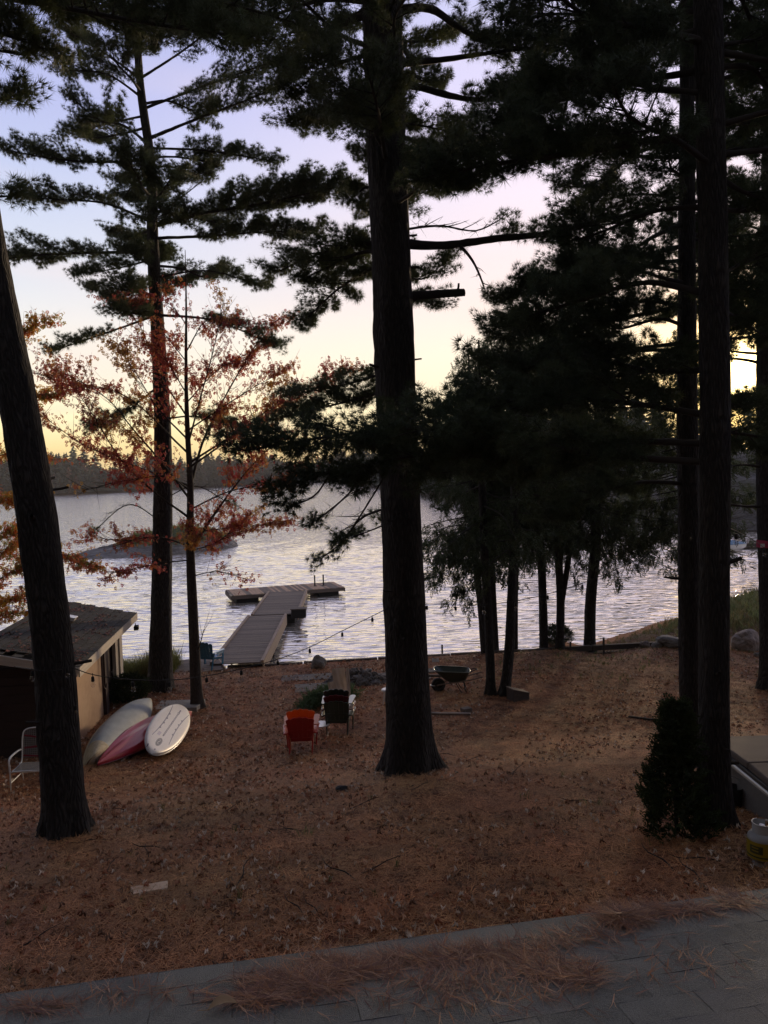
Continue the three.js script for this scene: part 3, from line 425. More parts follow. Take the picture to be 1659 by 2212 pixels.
// ---------------------------------------------------------------- deck, ramps and floating dock
function boards(parent, name, n, len, wid, thick, gap, mats, at, jitter = 0.004) {          // boards run along x, laid one after another along -z
  for (let i = 0; i < n; i++) { const w = wid - gap, m = part(name, rbox(len + (R() - 0.5) * jitter * 4, thick, w, 0.004, 0, (R() - 0.5) * jitter, -(i + 0.5) * wid), mats[Math.floor(R() * mats.length)], parent); if (at) m.position.copy(at); const uv = m.geometry.attributes.uv; for (let k = 0; k < uv.count; k++) uv.setXY(k, uv.getX(k) * len * 0.6 + i * 0.37, uv.getY(k) * 0.2 + i * 0.23); }
}
const GREY = [0, 1, 2, 3].map((i) => M['grey_wood' + i]);
{
  R = rng(12);
  const yaw = Math.atan(0.10);
  const d0 = atY(381, 1456, 0.86), d1 = atY(484, 1444, 0.86);                    // near edge of the shore deck
  const W = d1.clone().sub(d0), wid = Math.hypot(W.x, W.z) * 1.0, turn = Math.atan2(-W.z, W.x);
  const deck = thing('shore_deck', 'small plank deck at the lake edge carrying the blue chair', 'deck', V((d0.x + d1.x) / 2, 0.82, (d0.z + d1.z) / 2), turn);
  boards(deck, 'deck_board', 14, wid, 0.145, 0.035, 0.008, GREY);
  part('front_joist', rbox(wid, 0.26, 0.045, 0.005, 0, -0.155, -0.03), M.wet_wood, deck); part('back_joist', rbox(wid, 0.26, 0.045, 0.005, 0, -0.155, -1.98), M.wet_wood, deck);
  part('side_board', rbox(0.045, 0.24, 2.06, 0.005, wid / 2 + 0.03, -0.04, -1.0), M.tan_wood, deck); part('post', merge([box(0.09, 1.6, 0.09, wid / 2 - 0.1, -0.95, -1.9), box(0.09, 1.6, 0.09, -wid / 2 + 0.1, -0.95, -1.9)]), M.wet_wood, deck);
  // ramp from shore
  const ramp3 = (name, label, nl, nr, fl, fr, hN, hF, side) => {
    const a = atY(...nl, hN), b = atY(...nr, hN), c = atY(...fl, hF), d = atY(...fr, hF), N = a.clone().add(b).multiplyScalar(0.5), F = c.clone().add(d).multiplyScalar(0.5), dir = F.clone().sub(N), L = dir.length(), w = (Math.hypot(b.x - a.x, b.z - a.z) + Math.hypot(d.x - c.x, d.z - c.z)) / 2;
    const t = thing(name, label, 'dock', N, 0); t.rotation.order = 'YXZ'; t.rotation.set(Math.atan2(dir.y, Math.hypot(dir.x, dir.z)), Math.atan2(-dir.x, -dir.z), 0);
    const n = Math.round(L / 0.142); boards(t, 'deck_board', n, w - 0.12, L / n, 0.035, 0.008, GREY);
    for (const s of [-1, 1]) { part('kerb_board', rbox(0.11, 0.07, L, 0.006, s * (w / 2 - 0.02), 0.045, -L / 2), M.pale_wood, t); }
    part('stringer', rbox(0.05, side, L, 0.006, w / 2 + 0.01, -side / 2 + 0.02, -L / 2), M.tan_wood, t); part('stringer', rbox(0.05, side, L, 0.006, -w / 2 - 0.01, -side / 2 + 0.02, -L / 2), M.tan_wood, t);
    return [t, w, L];
  };
  const [r1, w1, L1] = ramp3('shore_ramp', 'nearer sloping grey plank ramp leading from shore down to the floating gangway', [462, 1434], [561, 1432], [536, 1329], [619, 1331], 0.88, 0.66, 0.46);
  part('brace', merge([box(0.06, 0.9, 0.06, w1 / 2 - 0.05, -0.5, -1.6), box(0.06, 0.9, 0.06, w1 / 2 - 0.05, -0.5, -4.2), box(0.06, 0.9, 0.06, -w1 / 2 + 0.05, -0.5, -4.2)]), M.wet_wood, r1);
  const [r2, w2, L2] = ramp3('gangway', 'middle plank gangway section joining the ramp to the cross dock', [546, 1327], [641, 1329], [581, 1279], [661, 1277], 0.60, 0.52, 0.3);
  part('float_box', rbox(0.7, 0.42, 0.5, 0.03, w2 / 2 + 0.05, 0.02, -0.1), M.black_rubber, r2); part('float_lid', rbox(0.78, 0.05, 0.58, 0.015, w2 / 2 + 0.05, 0.25, -0.1), M.grey_wood1, r2);
  part('float', rbox(w2 - 0.3, 0.4, L2 - 0.4, 0.05, 0, -0.3, -L2 / 2), M.black_rubber, r2);
  const a = atY(500, 1287, 0.5), b = atY(744, 1268, 0.5), X = b.clone().sub(a), len = Math.hypot(X.x, X.z), deep = 2.5;
  const t = thing('floating_dock', 'long cross dock of light planks floating at the far end of the gangway', 'dock', V(a.x, 0.5, a.z), Math.atan2(-X.z, X.x));
  const nb = Math.round(len / 0.145); for (let i = 0; i < nb; i++) { const m = part('deck_board', rbox(0.137, 0.035, deep, 0.004, (i + 0.5) * len / nb, -0.017 + (R() - 0.5) * 0.004, -deep / 2), R() < 0.5 ? M.tan_grey : [M.grey_wood2, M.grey_wood0][i % 2], t); const uv = m.geometry.attributes.uv; for (let k = 0; k < uv.count; k++) { const u = uv.getX(k); uv.setXY(k, uv.getY(k) * 1.4 + i * 0.3, u * 0.1 + i * 0.17); } }
  part('skirt_board', rbox(len, 0.19, 0.045, 0.005, len / 2, -0.13, 0.025), M.grey_wood1, t); part('skirt_board', rbox(len, 0.24, 0.045, 0.005, len / 2, -0.155, -deep - 0.025), M.grey_wood1, t);
  for (const x of [-0.025, len + 0.025]) part('end_board', rbox(0.045, 0.24, deep, 0.005, x, -0.155, -deep / 2), M.grey_wood1, t);
  part('float', merge([0.14, 0.5, 0.86].map((k) => rbox(1.3, 0.45, deep - 0.4, 0.06, len * k, -0.48, -deep / 2))), M.black_rubber, t);
  for (const k of [0.775, 0.855]) { const c = part('mooring_post', merge([rbox(0.075, 0.62, 0.075, 0.01, len * k, 0.3, -deep * 0.5), rbox(0.2, 0.03, 0.16, 0.008, len * k + 0.03, 0.015, -deep * 0.5)]), M.black_metal, t); part('cap', new THREE.CylinderGeometry(0.05, 0.05, 0.05, 12).translate(len * k, 0.635, -deep * 0.5), M.black_rubber, c); }
}

// ---------------------------------------------------------------- moulded garden chairs
function slatChair(name, label, mats, at, turn, group) {               // back to -z; seat faces +z
  const t = thing(name, label, 'chair', at, turn, group), [m, legM] = mats;
  const back = (x) => { const lean = 0.36; return lean; };
  const n = 5, bw = 0.60, h0 = 0.34, h1 = 0.93;
  for (let i = 0; i < n; i++) {
    const c = (i - (n - 1) / 2) / ((n - 1) / 2), top = h1 - 0.05 * c * c, w0 = 0.084, w1 = 0.124;
    const s = new THREE.Shape(); const x0 = c * 0.19, x1 = c * 0.255, y0 = 0, y1 = (top - h0) / Math.cos(0.36);
    s.moveTo(x0 - w0 / 2, y0); s.lineTo(x0 + w0 / 2, y0); s.lineTo(x1 + w1 / 2, y1 - 0.02 - 0.02 * Math.max(0, c)); s.quadraticCurveTo(x1, y1 + 0.035, x1 - w1 / 2, y1 - 0.02 - 0.02 * Math.max(0, -c)); s.closePath();
    const g = new THREE.ExtrudeGeometry(s, { depth: 0.012, bevelEnabled: true, bevelSize: 0.004, bevelThickness: 0.004, bevelSegments: 1, curveSegments: 6 });
    g.rotateX(-0.36); g.translate(0, h0, -0.20 - 0.02 * (1 - c * c)); part('back_slat', g, m, t);
  }
  part('back_rail', merge([rbox(0.50, 0.07, 0.02, 0.008, 0, 0.56, -0.295, -0.36), rbox(0.44, 0.09, 0.02, 0.008, 0, 0.36, -0.225, -0.36)]), m, t);
  for (let i = 0; i < 5; i++) part('seat_slat', rbox(0.50 + 0.01 * i, 0.018, 0.092, 0.006, 0, 0.315 + 0.018 * i + (i === 4 ? -0.012 : 0), -0.15 + i * 0.1, -0.19 + (i === 4 ? 0.45 : 0)), m, t);
  for (const s of [-1, 1]) {
    const a = new THREE.Shape(); a.moveTo(-0.055, -0.34); a.quadraticCurveTo(-0.03, -0.42, 0.03, -0.38); a.lineTo(0.075, 0.22); a.quadraticCurveTo(0.07, 0.33, 0, 0.335); a.quadraticCurveTo(-0.07, 0.33, -0.07, 0.2); a.closePath();
    const g = new THREE.ExtrudeGeometry(a, { depth: 0.014, bevelEnabled: true, bevelSize: 0.006, bevelThickness: 0.006, bevelSegments: 2, curveSegments: 8 }); if (s < 0) g.scale(-1, 1, 1).index || 0; g.rotateX(PI / 2); if (s < 0) { const p = plainGeo(g); fixWinding(p); part('arm', place(p, s * 0.34, 0.555, 0.02), m, t); } else part('arm', place(g, s * 0.34, 0.555, 0.02), m, t);
    part('arm_apron', rbox(0.016, 0.11, 0.5, 0.006, s * 0.375, 0.50, 0.06, 0, 0, s * 0.12), m, t);
    part('front_leg', rbox(0.03, 0.52, 0.115, 0.01, s * 0.345, 0.27, 0.27, 0.04, 0, s * -0.06), legM, t);
    part('rear_leg', merge([rbox(0.032, 0.60, 0.075, 0.01, s * 0.262, 0.255, -0.27, 0.30, 0, s * -0.05), rbox(0.03, 0.08, 0.62, 0.01, s * 0.262, 0.31, 0.02, 0.17)]), legM, t);
  }
  return t;
}
const place = (g, x, y, z) => g.translate(x, y, z);
function fixWinding(g) { for (const k of ['position', 'normal', 'uv']) { const a = g.attributes[k], n = a.itemSize; for (let i = 0; i < a.count; i += 3) for (let c = 0; c < n; c++) { const q = a.array[(i + 1) * n + c]; a.array[(i + 1) * n + c] = a.array[(i + 2) * n + c]; a.array[(i + 2) * n + c] = q; } } g.computeVertexNormals(); }
{
  const p = onG(652, 1622), q = onG(732, 1582), yaw = PI + 0.06;
  slatChair('slatted_chair', 'red plastic slatted garden chair, lower one of the left stack on the lawn', [M.red_plastic, M.red_plastic], V(p.x, ground(p.x, p.z) - 0.01, p.z), yaw, 'stacked slatted garden chairs');
  slatChair('slatted_chair', 'orange garden chair nested on top of the red one', [M.orange_plastic, M.orange_plastic], V(p.x + 0.01, ground(p.x, p.z) + 0.15, p.z - 0.085), yaw, 'stacked slatted garden chairs');
  const yaw2 = PI - 0.05;
  slatChair('slatted_chair', 'black green garden chair, lowest of the right stack behind the red chair', [M.green_plastic, M.dark_green_plastic], V(q.x, ground(q.x, q.z) - 0.01, q.z), yaw2, 'stacked slatted garden chairs');
  slatChair('slatted_chair', 'maroon garden chair, middle one of the right stack', [M.maroon_plastic, M.maroon_plastic], V(q.x, ground(q.x, q.z) + 0.12, q.z - 0.07), yaw2, 'stacked slatted garden chairs');
  slatChair('slatted_chair', 'dark green garden chair, topmost of the right stack', [M.dark_green_plastic, M.dark_green_plastic], V(q.x, ground(q.x, q.z) + 0.245, q.z - 0.14), yaw2, 'stacked slatted garden chairs');
  const b = atY(454, 1440, 0.86); slatChair('slatted_chair', 'blue slatted garden chair alone on the shore deck', [M.blue_plastic, M.blue_plastic], V(b.x, 0.858, b.z), PI - 0.28);
  // low round table between the stacks
  const r = onG(692, 1588), gy = ground(r.x, r.z); const tb = thing('side_table', 'low round white plastic side table beside the red chair', 'table', V(r.x, gy, r.z));
  const topY = 0.27; part('top', new THREE.LatheGeometry([[0.0001, 0], [0.2, 0], [0.235, -0.012], [0.245, 0.004], [0.238, 0.016], [0.22, 0.012], [0.0001, 0.01]].map(([x, y]) => new THREE.Vector2(x, y)), 40).translate(0, topY, 0), M.white_plastic, tb);
  for (let k = 0; k < 3; k++) part('leg', tube([V(0.15, topY, 0), V(0.17, topY / 2, 0), V(0.2, 0, 0)], 0.018, 0.015, 6, 8).rotateY(k * 2.09), M.white_plastic, tb);
  // white stool half hidden by the big trunk
  const sp = onG(834, 1522); const st = thing('stool', 'white plastic stool partly hidden behind the big pine trunk', 'stool', V(sp.x, ground(sp.x, sp.z), sp.z));
  part('seat', new THREE.LatheGeometry([[0.0001, 0], [0.15, 0.0], [0.175, -0.03], [0.182, -0.028], [0.175, 0.012], [0.15, 0.02], [0.0001, 0.015]].map(([x, y]) => new THREE.Vector2(x, y)), 32).translate(0.06, 0.43, 0), M.white_plastic, st);
  for (let k = 0; k < 4; k++) part('leg', tube([V(0.125, 0.43, 0), V(0.15, 0.2, 0), V(0.18, 0, 0)], 0.017, 0.015, 6, 8).rotateY(0.6 + k * PI / 2).translate(0.06, 0, 0), M.white_plastic, st);
}
// white metal patio chair with webbing by the shed
{
  const p = onG(72, 1700); const t = thing('patio_chair', 'white metal patio chair with mesh seat and crimson straps beside the shed', 'chair', V(p.x, ground(p.x, p.z), p.z), 0.08);
  const hw = 0.27; std('mesh_grey', { color: col(0.20, 0.20, 0.20), roughness: 0.9 }); std('crimson_strap', { color: col(0.26, 0.02, 0.045), roughness: 0.8 });
  // the chair faces +z; its back leans to -z
  const bk = (y) => -0.22 - (y - 0.42) * 0.30;
  part('frame', merge([tube([V(-hw, 0.40, 0.27), V(-hw, 0.42, -0.2), V(-hw, 0.5, bk(0.5)), V(-hw, 0.95, bk(0.95)), V(-hw + 0.06, 1.0, bk(1.0)), V(hw - 0.06, 1.0, bk(1.0)), V(hw, 0.95, bk(0.95)), V(hw, 0.5, bk(0.5)), V(hw, 0.42, -0.2), V(hw, 0.40, 0.27)], 0.014, 0.014, 70, 8, 0, 0, false), tube([V(-hw, 0.41, 0.27), V(hw, 0.41, 0.27)], 0.014, 0.014, 3, 8)]), M.white_metal, t);
  for (const s of [-1, 1]) { part('arm', tube([V(s * (hw + 0.03), 0.40, 0.28), V(s * (hw + 0.04), 0.62, 0.27), V(s * (hw + 0.04), 0.655, 0.22), V(s * (hw + 0.04), 0.655, -0.15), V(s * (hw + 0.02), 0.64, bk(0.64))], 0.019, 0.019, 26, 8), M.white_metal, t); part('leg', tube([V(s * (hw + 0.03), 0.42, 0.28), V(s * (hw + 0.03), 0.0, 0.29)], 0.015, 0.015, 3, 8), M.white_metal, t); part('leg', tube([V(s * (hw + 0.02), 0.43, -0.15), V(s * (hw + 0.02), 0.0, -0.32)], 0.015, 0.015, 3, 8), M.white_metal, t); part('side_rail', tube([V(s * (hw + 0.03), 0.2, 0.285), V(s * (hw + 0.02), 0.2, -0.24)], 0.011, 0.011, 3, 8), M.white_metal, t); }
  part('cross_rail', tube([V(-hw, 0.2, -0.24), V(hw, 0.2, -0.24)], 0.011, 0.011, 3, 8), M.white_metal, t);
  const web = []; for (let i = 0; i < 15; i++) { const y = 0.5 + i * 0.034; web.push(box(2 * hw - 0.01, 0.016, 0.004, 0, y, bk(y), 0.29)); } for (let i = 0; i < 13; i++) { const x = -hw + 0.03 + i * 0.04; web.push(box(0.014, 0.52, 0.004, x, 0.74, bk(0.74) + 0.004, -0.29)); web.push(box(0.014, 0.004, 0.46, x, 0.415, 0.04)); } for (let i = 0; i < 13; i++) web.push(box(2 * hw - 0.01, 0.004, 0.018, 0, 0.411, -0.18 + i * 0.036));
  part('mesh_webbing', merge(web), M.mesh_grey, t);
  for (const [y, r] of [[0.86, -0.25], [0.68, 0.12], [0.52, -0.1]]) part('strap', box(0.36, 0.035, 0.006, -0.06, y, bk(y) + 0.016, 0.29, 0, r), M.crimson_strap, t);
}
// ---------------------------------------------------------------- boats beside the shed
// hull: long axis z from -L/2 to L/2, keel up (+y), beam along x
function hullGeo(L, B, D, { blunt = 2.3, rocker = 0.06, chine = 0, rise = 0.12, wall = 1 } = {}) {
  return sheet(40, 56, (u, v) => {
    const s = v * 2 - 1, e = Math.pow(Math.max(0, 1 - Math.pow(Math.abs(s), blunt)), 0.75), w = B / 2 * e + 0.012, a = (u - 0.5) * PI, sx = Math.sin(a), cx = Math.cos(a);
    const cham = chine ? Math.sign(sx) * Math.pow(Math.abs(sx), 0.75) : sx, y = Math.pow(Math.max(cx, 0), 0.62) * D * (0.35 + 0.65 * Math.pow(e, 0.5)) - rocker * s * s * D * 2 + (1 - Math.max(cx, 0)) * -rise * s * s * s * s;
    const ridge = chine ? 0.018 * Math.exp(-Math.pow((Math.abs(u - 0.5) - 0.17) / 0.03, 2)) * e + 0.02 * Math.exp(-Math.pow((u - 0.5) / 0.025, 2)) * e : 0;
    return [V(cham * w, y + ridge, s * L / 2), u * 2, v * L];
  });
}
function posed(t, near, far, roll) {                                 // +z end at near, -z end at far, keel turned by roll about the length
  const c = near.clone().add(far).multiplyScalar(0.5), z = near.clone().sub(far).normalize(), up = V(0, 1, 0), x = up.clone().cross(z).normalize(), y = z.clone().cross(x);
  const m = new THREE.Matrix4().makeBasis(x, y, z); t.position.copy(c); t.quaternion.setFromRotationMatrix(m).multiply(new THREE.Quaternion().setFromAxisAngle(V(0, 0, 1), roll)); return near.distanceTo(far);
}
{
  // canoe: weathered blue grey skin with tan end caps
  const near = atD(192, 1640, 15.6), far = atD(320, 1522, 20.6); near.y = ground(near.x, near.z) + 0.12; far.y = ground(far.x, far.z) + 0.14;
  const t = thing('canoe', 'weathered blue grey canoe with tan ends tipped against the shed wall', 'canoe', near); const L = posed(t, near, far, -0.62);
  std('canoe_skin', { map: tex(256, 256, (u, v) => { const n = 0.5 + 0.5 * tn(u, v, 8, 3) + 0.5 * tn(u, v, 50, 5); return mix3([0.20, 0.24, 0.26], [0.36, 0.41, 0.43], clamp(n)); }, true, 0.5, 0.5), roughness: 0.65, side: THREE.DoubleSide });
  std('canoe_cap', { map: tex(128, 128, (u, v) => mix3([0.36, 0.30, 0.19], [0.56, 0.48, 0.33], clamp(0.5 + tn(u, v, 6, 3) + 0.5 * tn(u, v, 40, 2))), true, 1, 1), roughness: 0.7, side: THREE.DoubleSide });
  const hull = hullGeo(L, 0.76, 0.34, { blunt: 2.6 }); part('hull', hull, M.canoe_skin, t);
  const capAt = (s0, s1) => sheet(36, 12, (u, v) => { const s = lerp(s0, s1, v), e = Math.pow(Math.max(0, 1 - Math.pow(Math.abs(s), 2.6)), 0.75), a = (u - 0.5) * PI, sx = Math.sin(a), cx = Math.max(Math.cos(a), 0); return [V(sx * (0.38 * e + 0.016), Math.pow(cx, 0.62) * 0.34 * (0.35 + 0.65 * Math.sqrt(e)) - 0.06 * s * s * 0.68 + (1 - cx) * -0.12 * s * s * s * s + 0.004, s * L / 2), u * 2, v * 1.2]; });
  part('end_cap', capAt(0.77, 1.0), M.canoe_cap, t); part('end_cap', capAt(-1.0, -0.84), M.canoe_cap, t);
  for (const s of [-1, 1]) { const pts = []; for (let i = 0; i <= 20; i++) { const q = i / 10 - 1, e = Math.pow(Math.max(0, 1 - Math.pow(Math.abs(q), 2.6)), 0.75); pts.push(V(s * (0.38 * e + 0.014), -0.06 * q * q * 0.68 - 0.12 * q * q * q * q, q * L / 2)); } part('gunwale', tube(pts, 0.018, 0.018, 50, 6), M.canoe_cap, t); }
  for (const z of [-0.9, 0.1, 1.1]) part('thwart', box(0.66, 0.02, 0.09, 0, -0.02, z), M.tan_wood, t);
  for (const z of [0.35, 0.6]) part('rope_knot', new THREE.TorusGeometry(0.035, 0.016, 8, 14).translate(0.39, 0.02, z), M.cord_black, t);
}
{
  const near = atD(213, 1648, 15.5), far = atD(416, 1541, 20.4); near.y = ground(near.x, near.z) + 0.16; far.y = ground(far.x, far.z) + 0.12;
  const t = thing('kayak', 'red kayak lying hull up between the grey canoe and the white board', 'kayak', near); const L = posed(t, near, far, -0.34);
  const hull = sheet(56, 70, (u, v) => {
    const s = v * 2 - 1, e = Math.pow(Math.max(0, 1 - Math.pow(Math.abs(s), 2.0)), 0.9), a = u * 2 * PI, sx = Math.sin(a), cy = Math.cos(a), w = 0.39 * e + 0.008;
    const up = cy > 0 ? Math.pow(cy, 0.8) * 0.21 * (0.3 + 0.7 * e) : cy * 0.13 * (0.4 + 0.6 * e), b = Math.abs(a > PI ? 2 * PI - a : a);
    const ridge = (0.022 * Math.exp(-Math.pow((b - 0.02) / 0.10, 2)) - 0.014 * Math.exp(-Math.pow((b - 0.42) / 0.16, 2)) + 0.016 * Math.exp(-Math.pow((b - 0.85) / 0.10, 2))) * Math.min(1, e * 1.6);
    return [V(sx * w, up + ridge + 0.02 - 0.10 * s * s * (cy > 0 ? 1 : 0.6) - 0.02 * s * s, s * L / 2), u, v * L];
  }, true);
  part('hull', hull, M.kayak_red, t);
  part('seam', merge([-1, 1].map((k) => { const pts = []; for (let i = 0; i <= 24; i++) { const s = i / 12 - 1, e = Math.pow(Math.max(0, 1 - s * s), 0.9); pts.push(V(k * (0.39 * e + 0.012), 0.02 - 0.12 * s * s, s * L / 2)); } return tube(pts, 0.010, 0.010, 60, 6); })), M.maroon_plastic, t);
  part('carry_handle', merge([-1, 1].map((k) => new THREE.TorusGeometry(0.04, 0.009, 8, 16).rotateY(PI / 2).translate(0, -0.12, k * (L / 2 - 0.06)))), M.cord_black, t);
}
{
  const near = atD(336, 1626, 16.5), far = atD(394, 1545, 19.5); near.y = ground(near.x, near.z) + 0.31; far.y = ground(far.x, far.z) + 0.41;
  const t = thing('paddleboard', 'white paddleboard leaning underside out against the red kayak', 'paddleboard', near); const L0 = posed(t, near, far, -0.60), L = L0 + 0.55, B = 0.82;
  const pic = drawn(1024, 512, (g, w, h) => {                          // printed underside: x along the board, y across
    g.fillStyle = '#e6e1d8'; g.fillRect(0, 0, w, h); const r = rng(2); for (let i = 0; i < 500; i++) { g.fillStyle = `rgba(${150 + r() * 60 | 0},${145 + r() * 50 | 0},${130 + r() * 40 | 0},0.10)`; g.beginPath(); g.ellipse(r() * w, r() * h, 3 + r() * 18, 2 + r() * 7, 0, 0, 7); g.fill(); }
    g.strokeStyle = '#55505f'; g.fillStyle = '#4a4353'; g.lineCap = 'round';
    const side = (y0, bow) => { g.lineWidth = 9; g.beginPath(); g.moveTo(w * 0.20, y0 - bow * 6); g.quadraticCurveTo(w * 0.5, y0 + bow * 44, w * 0.86, y0 - bow * 20); g.stroke(); g.lineWidth = 7; g.strokeStyle = '#8a8590'; g.beginPath(); g.moveTo(w * 0.20, y0 - bow * 6); g.quadraticCurveTo(w * 0.52, y0 + bow * 62, w * 0.86, y0 - bow * 20); g.stroke(); g.strokeStyle = '#55505f'; for (const k of [0.36, 0.46, 0.56, 0.66]) { const x = w * k, y = y0 + bow * (22 - Math.abs(k - 0.5) * 60); g.beginPath(); g.moveTo(x - 22, y); g.lineTo(x + 18, y - 4); g.quadraticCurveTo(x + 14, y + bow * 28, x - 8, y + bow * 22); g.fill(); } };
    side(h * 0.25, 1); side(h * 0.75, -1);
    g.lineWidth = 22; g.strokeStyle = '#4c4654'; g.beginPath(); g.moveTo(w * 0.27, h * 0.5); g.lineTo(w * 0.84, h * 0.5); g.stroke(); g.lineWidth = 6; g.strokeStyle = '#d6d0c8'; g.beginPath(); g.moveTo(w * 0.29, h * 0.5); g.lineTo(w * 0.50, h * 0.5); g.moveTo(w * 0.57, h * 0.5); g.lineTo(w * 0.75, h * 0.5); g.stroke();
    for (const [k, q] of [[0.535, 15], [0.765, 22]]) { g.fillStyle = '#4a4353'; g.beginPath(); g.moveTo(w * k - 30, h * 0.5); g.lineTo(w * k, h * 0.5 - q); g.lineTo(w * k + 30, h * 0.5); g.lineTo(w * k, h * 0.5 + q); g.fill(); g.fillStyle = '#cfc8c0'; g.beginPath(); g.moveTo(w * k - 14, h * 0.5); g.lineTo(w * k, h * 0.5 - q * 0.45); g.lineTo(w * k + 14, h * 0.5); g.lineTo(w * k, h * 0.5 + q * 0.45); g.fill(); }
    g.fillStyle = '#4c4a48'; g.beginPath(); g.ellipse(w * 0.155, h * 0.5, 66, 40, 0, 0, 7); g.fill(); g.strokeStyle = '#b9b4ab'; g.lineWidth = 3; g.beginPath(); g.ellipse(w * 0.155, h * 0.5, 58, 33, 0, 0, 7); g.stroke(); g.strokeStyle = '#e8e4dc'; g.lineWidth = 6; g.beginPath(); g.moveTo(w * 0.155 - 34, h * 0.5 + 6); g.quadraticCurveTo(w * 0.155 - 8, h * 0.5 - 26, w * 0.155 + 8, h * 0.5); g.quadraticCurveTo(w * 0.155 + 20, h * 0.5 + 16, w * 0.155 + 38, h * 0.5 - 8); g.stroke();
    g.fillStyle = '#bdb4bd'; g.fillRect(w * 0.24, h * 0.33, 62, 42); g.fillStyle = '#5b5763'; g.beginPath(); g.ellipse(w * 0.055, h * 0.30, 16, 7, -0.5, 0, 7); g.fill(); g.beginPath(); g.ellipse(w * 0.04, h * 0.52, 9, 9, 0, 0, 7); g.fill();
  }, true, 1, 1);
  phys('board_print', { map: pic, roughness: 0.4, clearcoat: 0.2, clearcoatRoughness: 0.3 });
  const wAt = (s) => B / 2 * Math.pow(Math.max(0, 1 - Math.pow(Math.abs(s), 2.3)), 0.56);
  const g = sheet(64, 60, (u, v) => { const s = v * 2 - 1, w = wAt(s), a = u * 2 * PI, x = Math.sign(Math.sin(a)) * Math.pow(Math.abs(Math.sin(a)), 0.55), y = Math.sign(Math.cos(a)) * Math.pow(Math.abs(Math.cos(a)), 0.55) * 0.058 * Math.min(1, Math.sqrt(w * 6)); return [V(x * w, y - 0.05 * s * s, s * L / 2), 1 - (s * 0.5 + 0.5), 0.5 - x * w / B]; }, true);
  part('board', g, M.board_print, t);
  const pts = []; for (let i = 0; i <= 72; i++) { const a = i / 72 * 2 * PI, s = Math.cos(a); pts.push(V(Math.sign(Math.sin(a)) * (wAt(s) + 0.004), -0.05 * s * s - 0.012, s * (L / 2 + 0.004))); } part('rail', tube(pts, 0.016, 0.016, 150, 6, 0, 0, false), M.grey_plastic, t);
}
// ---------------------------------------------------------------- lawn things
{
  const p = atY(384, 1520, ground(-5.6, -21) + 0.12); const t = thing('stone_slab', 'flat grey stone slab leading to the lake, between the two left trunks', 'slab', V(p.x, p.y - 0.14, p.z), 0.1);
  const s = new THREE.Shape([[-0.62, -0.35], [0.55, -0.4], [0.68, 0.3], [-0.5, 0.42]].map((q) => new THREE.Vector2(...q))); part('slab', new THREE.ExtrudeGeometry(s, { depth: 0.12, bevelEnabled: true, bevelSize: 0.02, bevelThickness: 0.015, bevelSegments: 2 }).rotateX(-PI / 2), M.concrete, t);
}
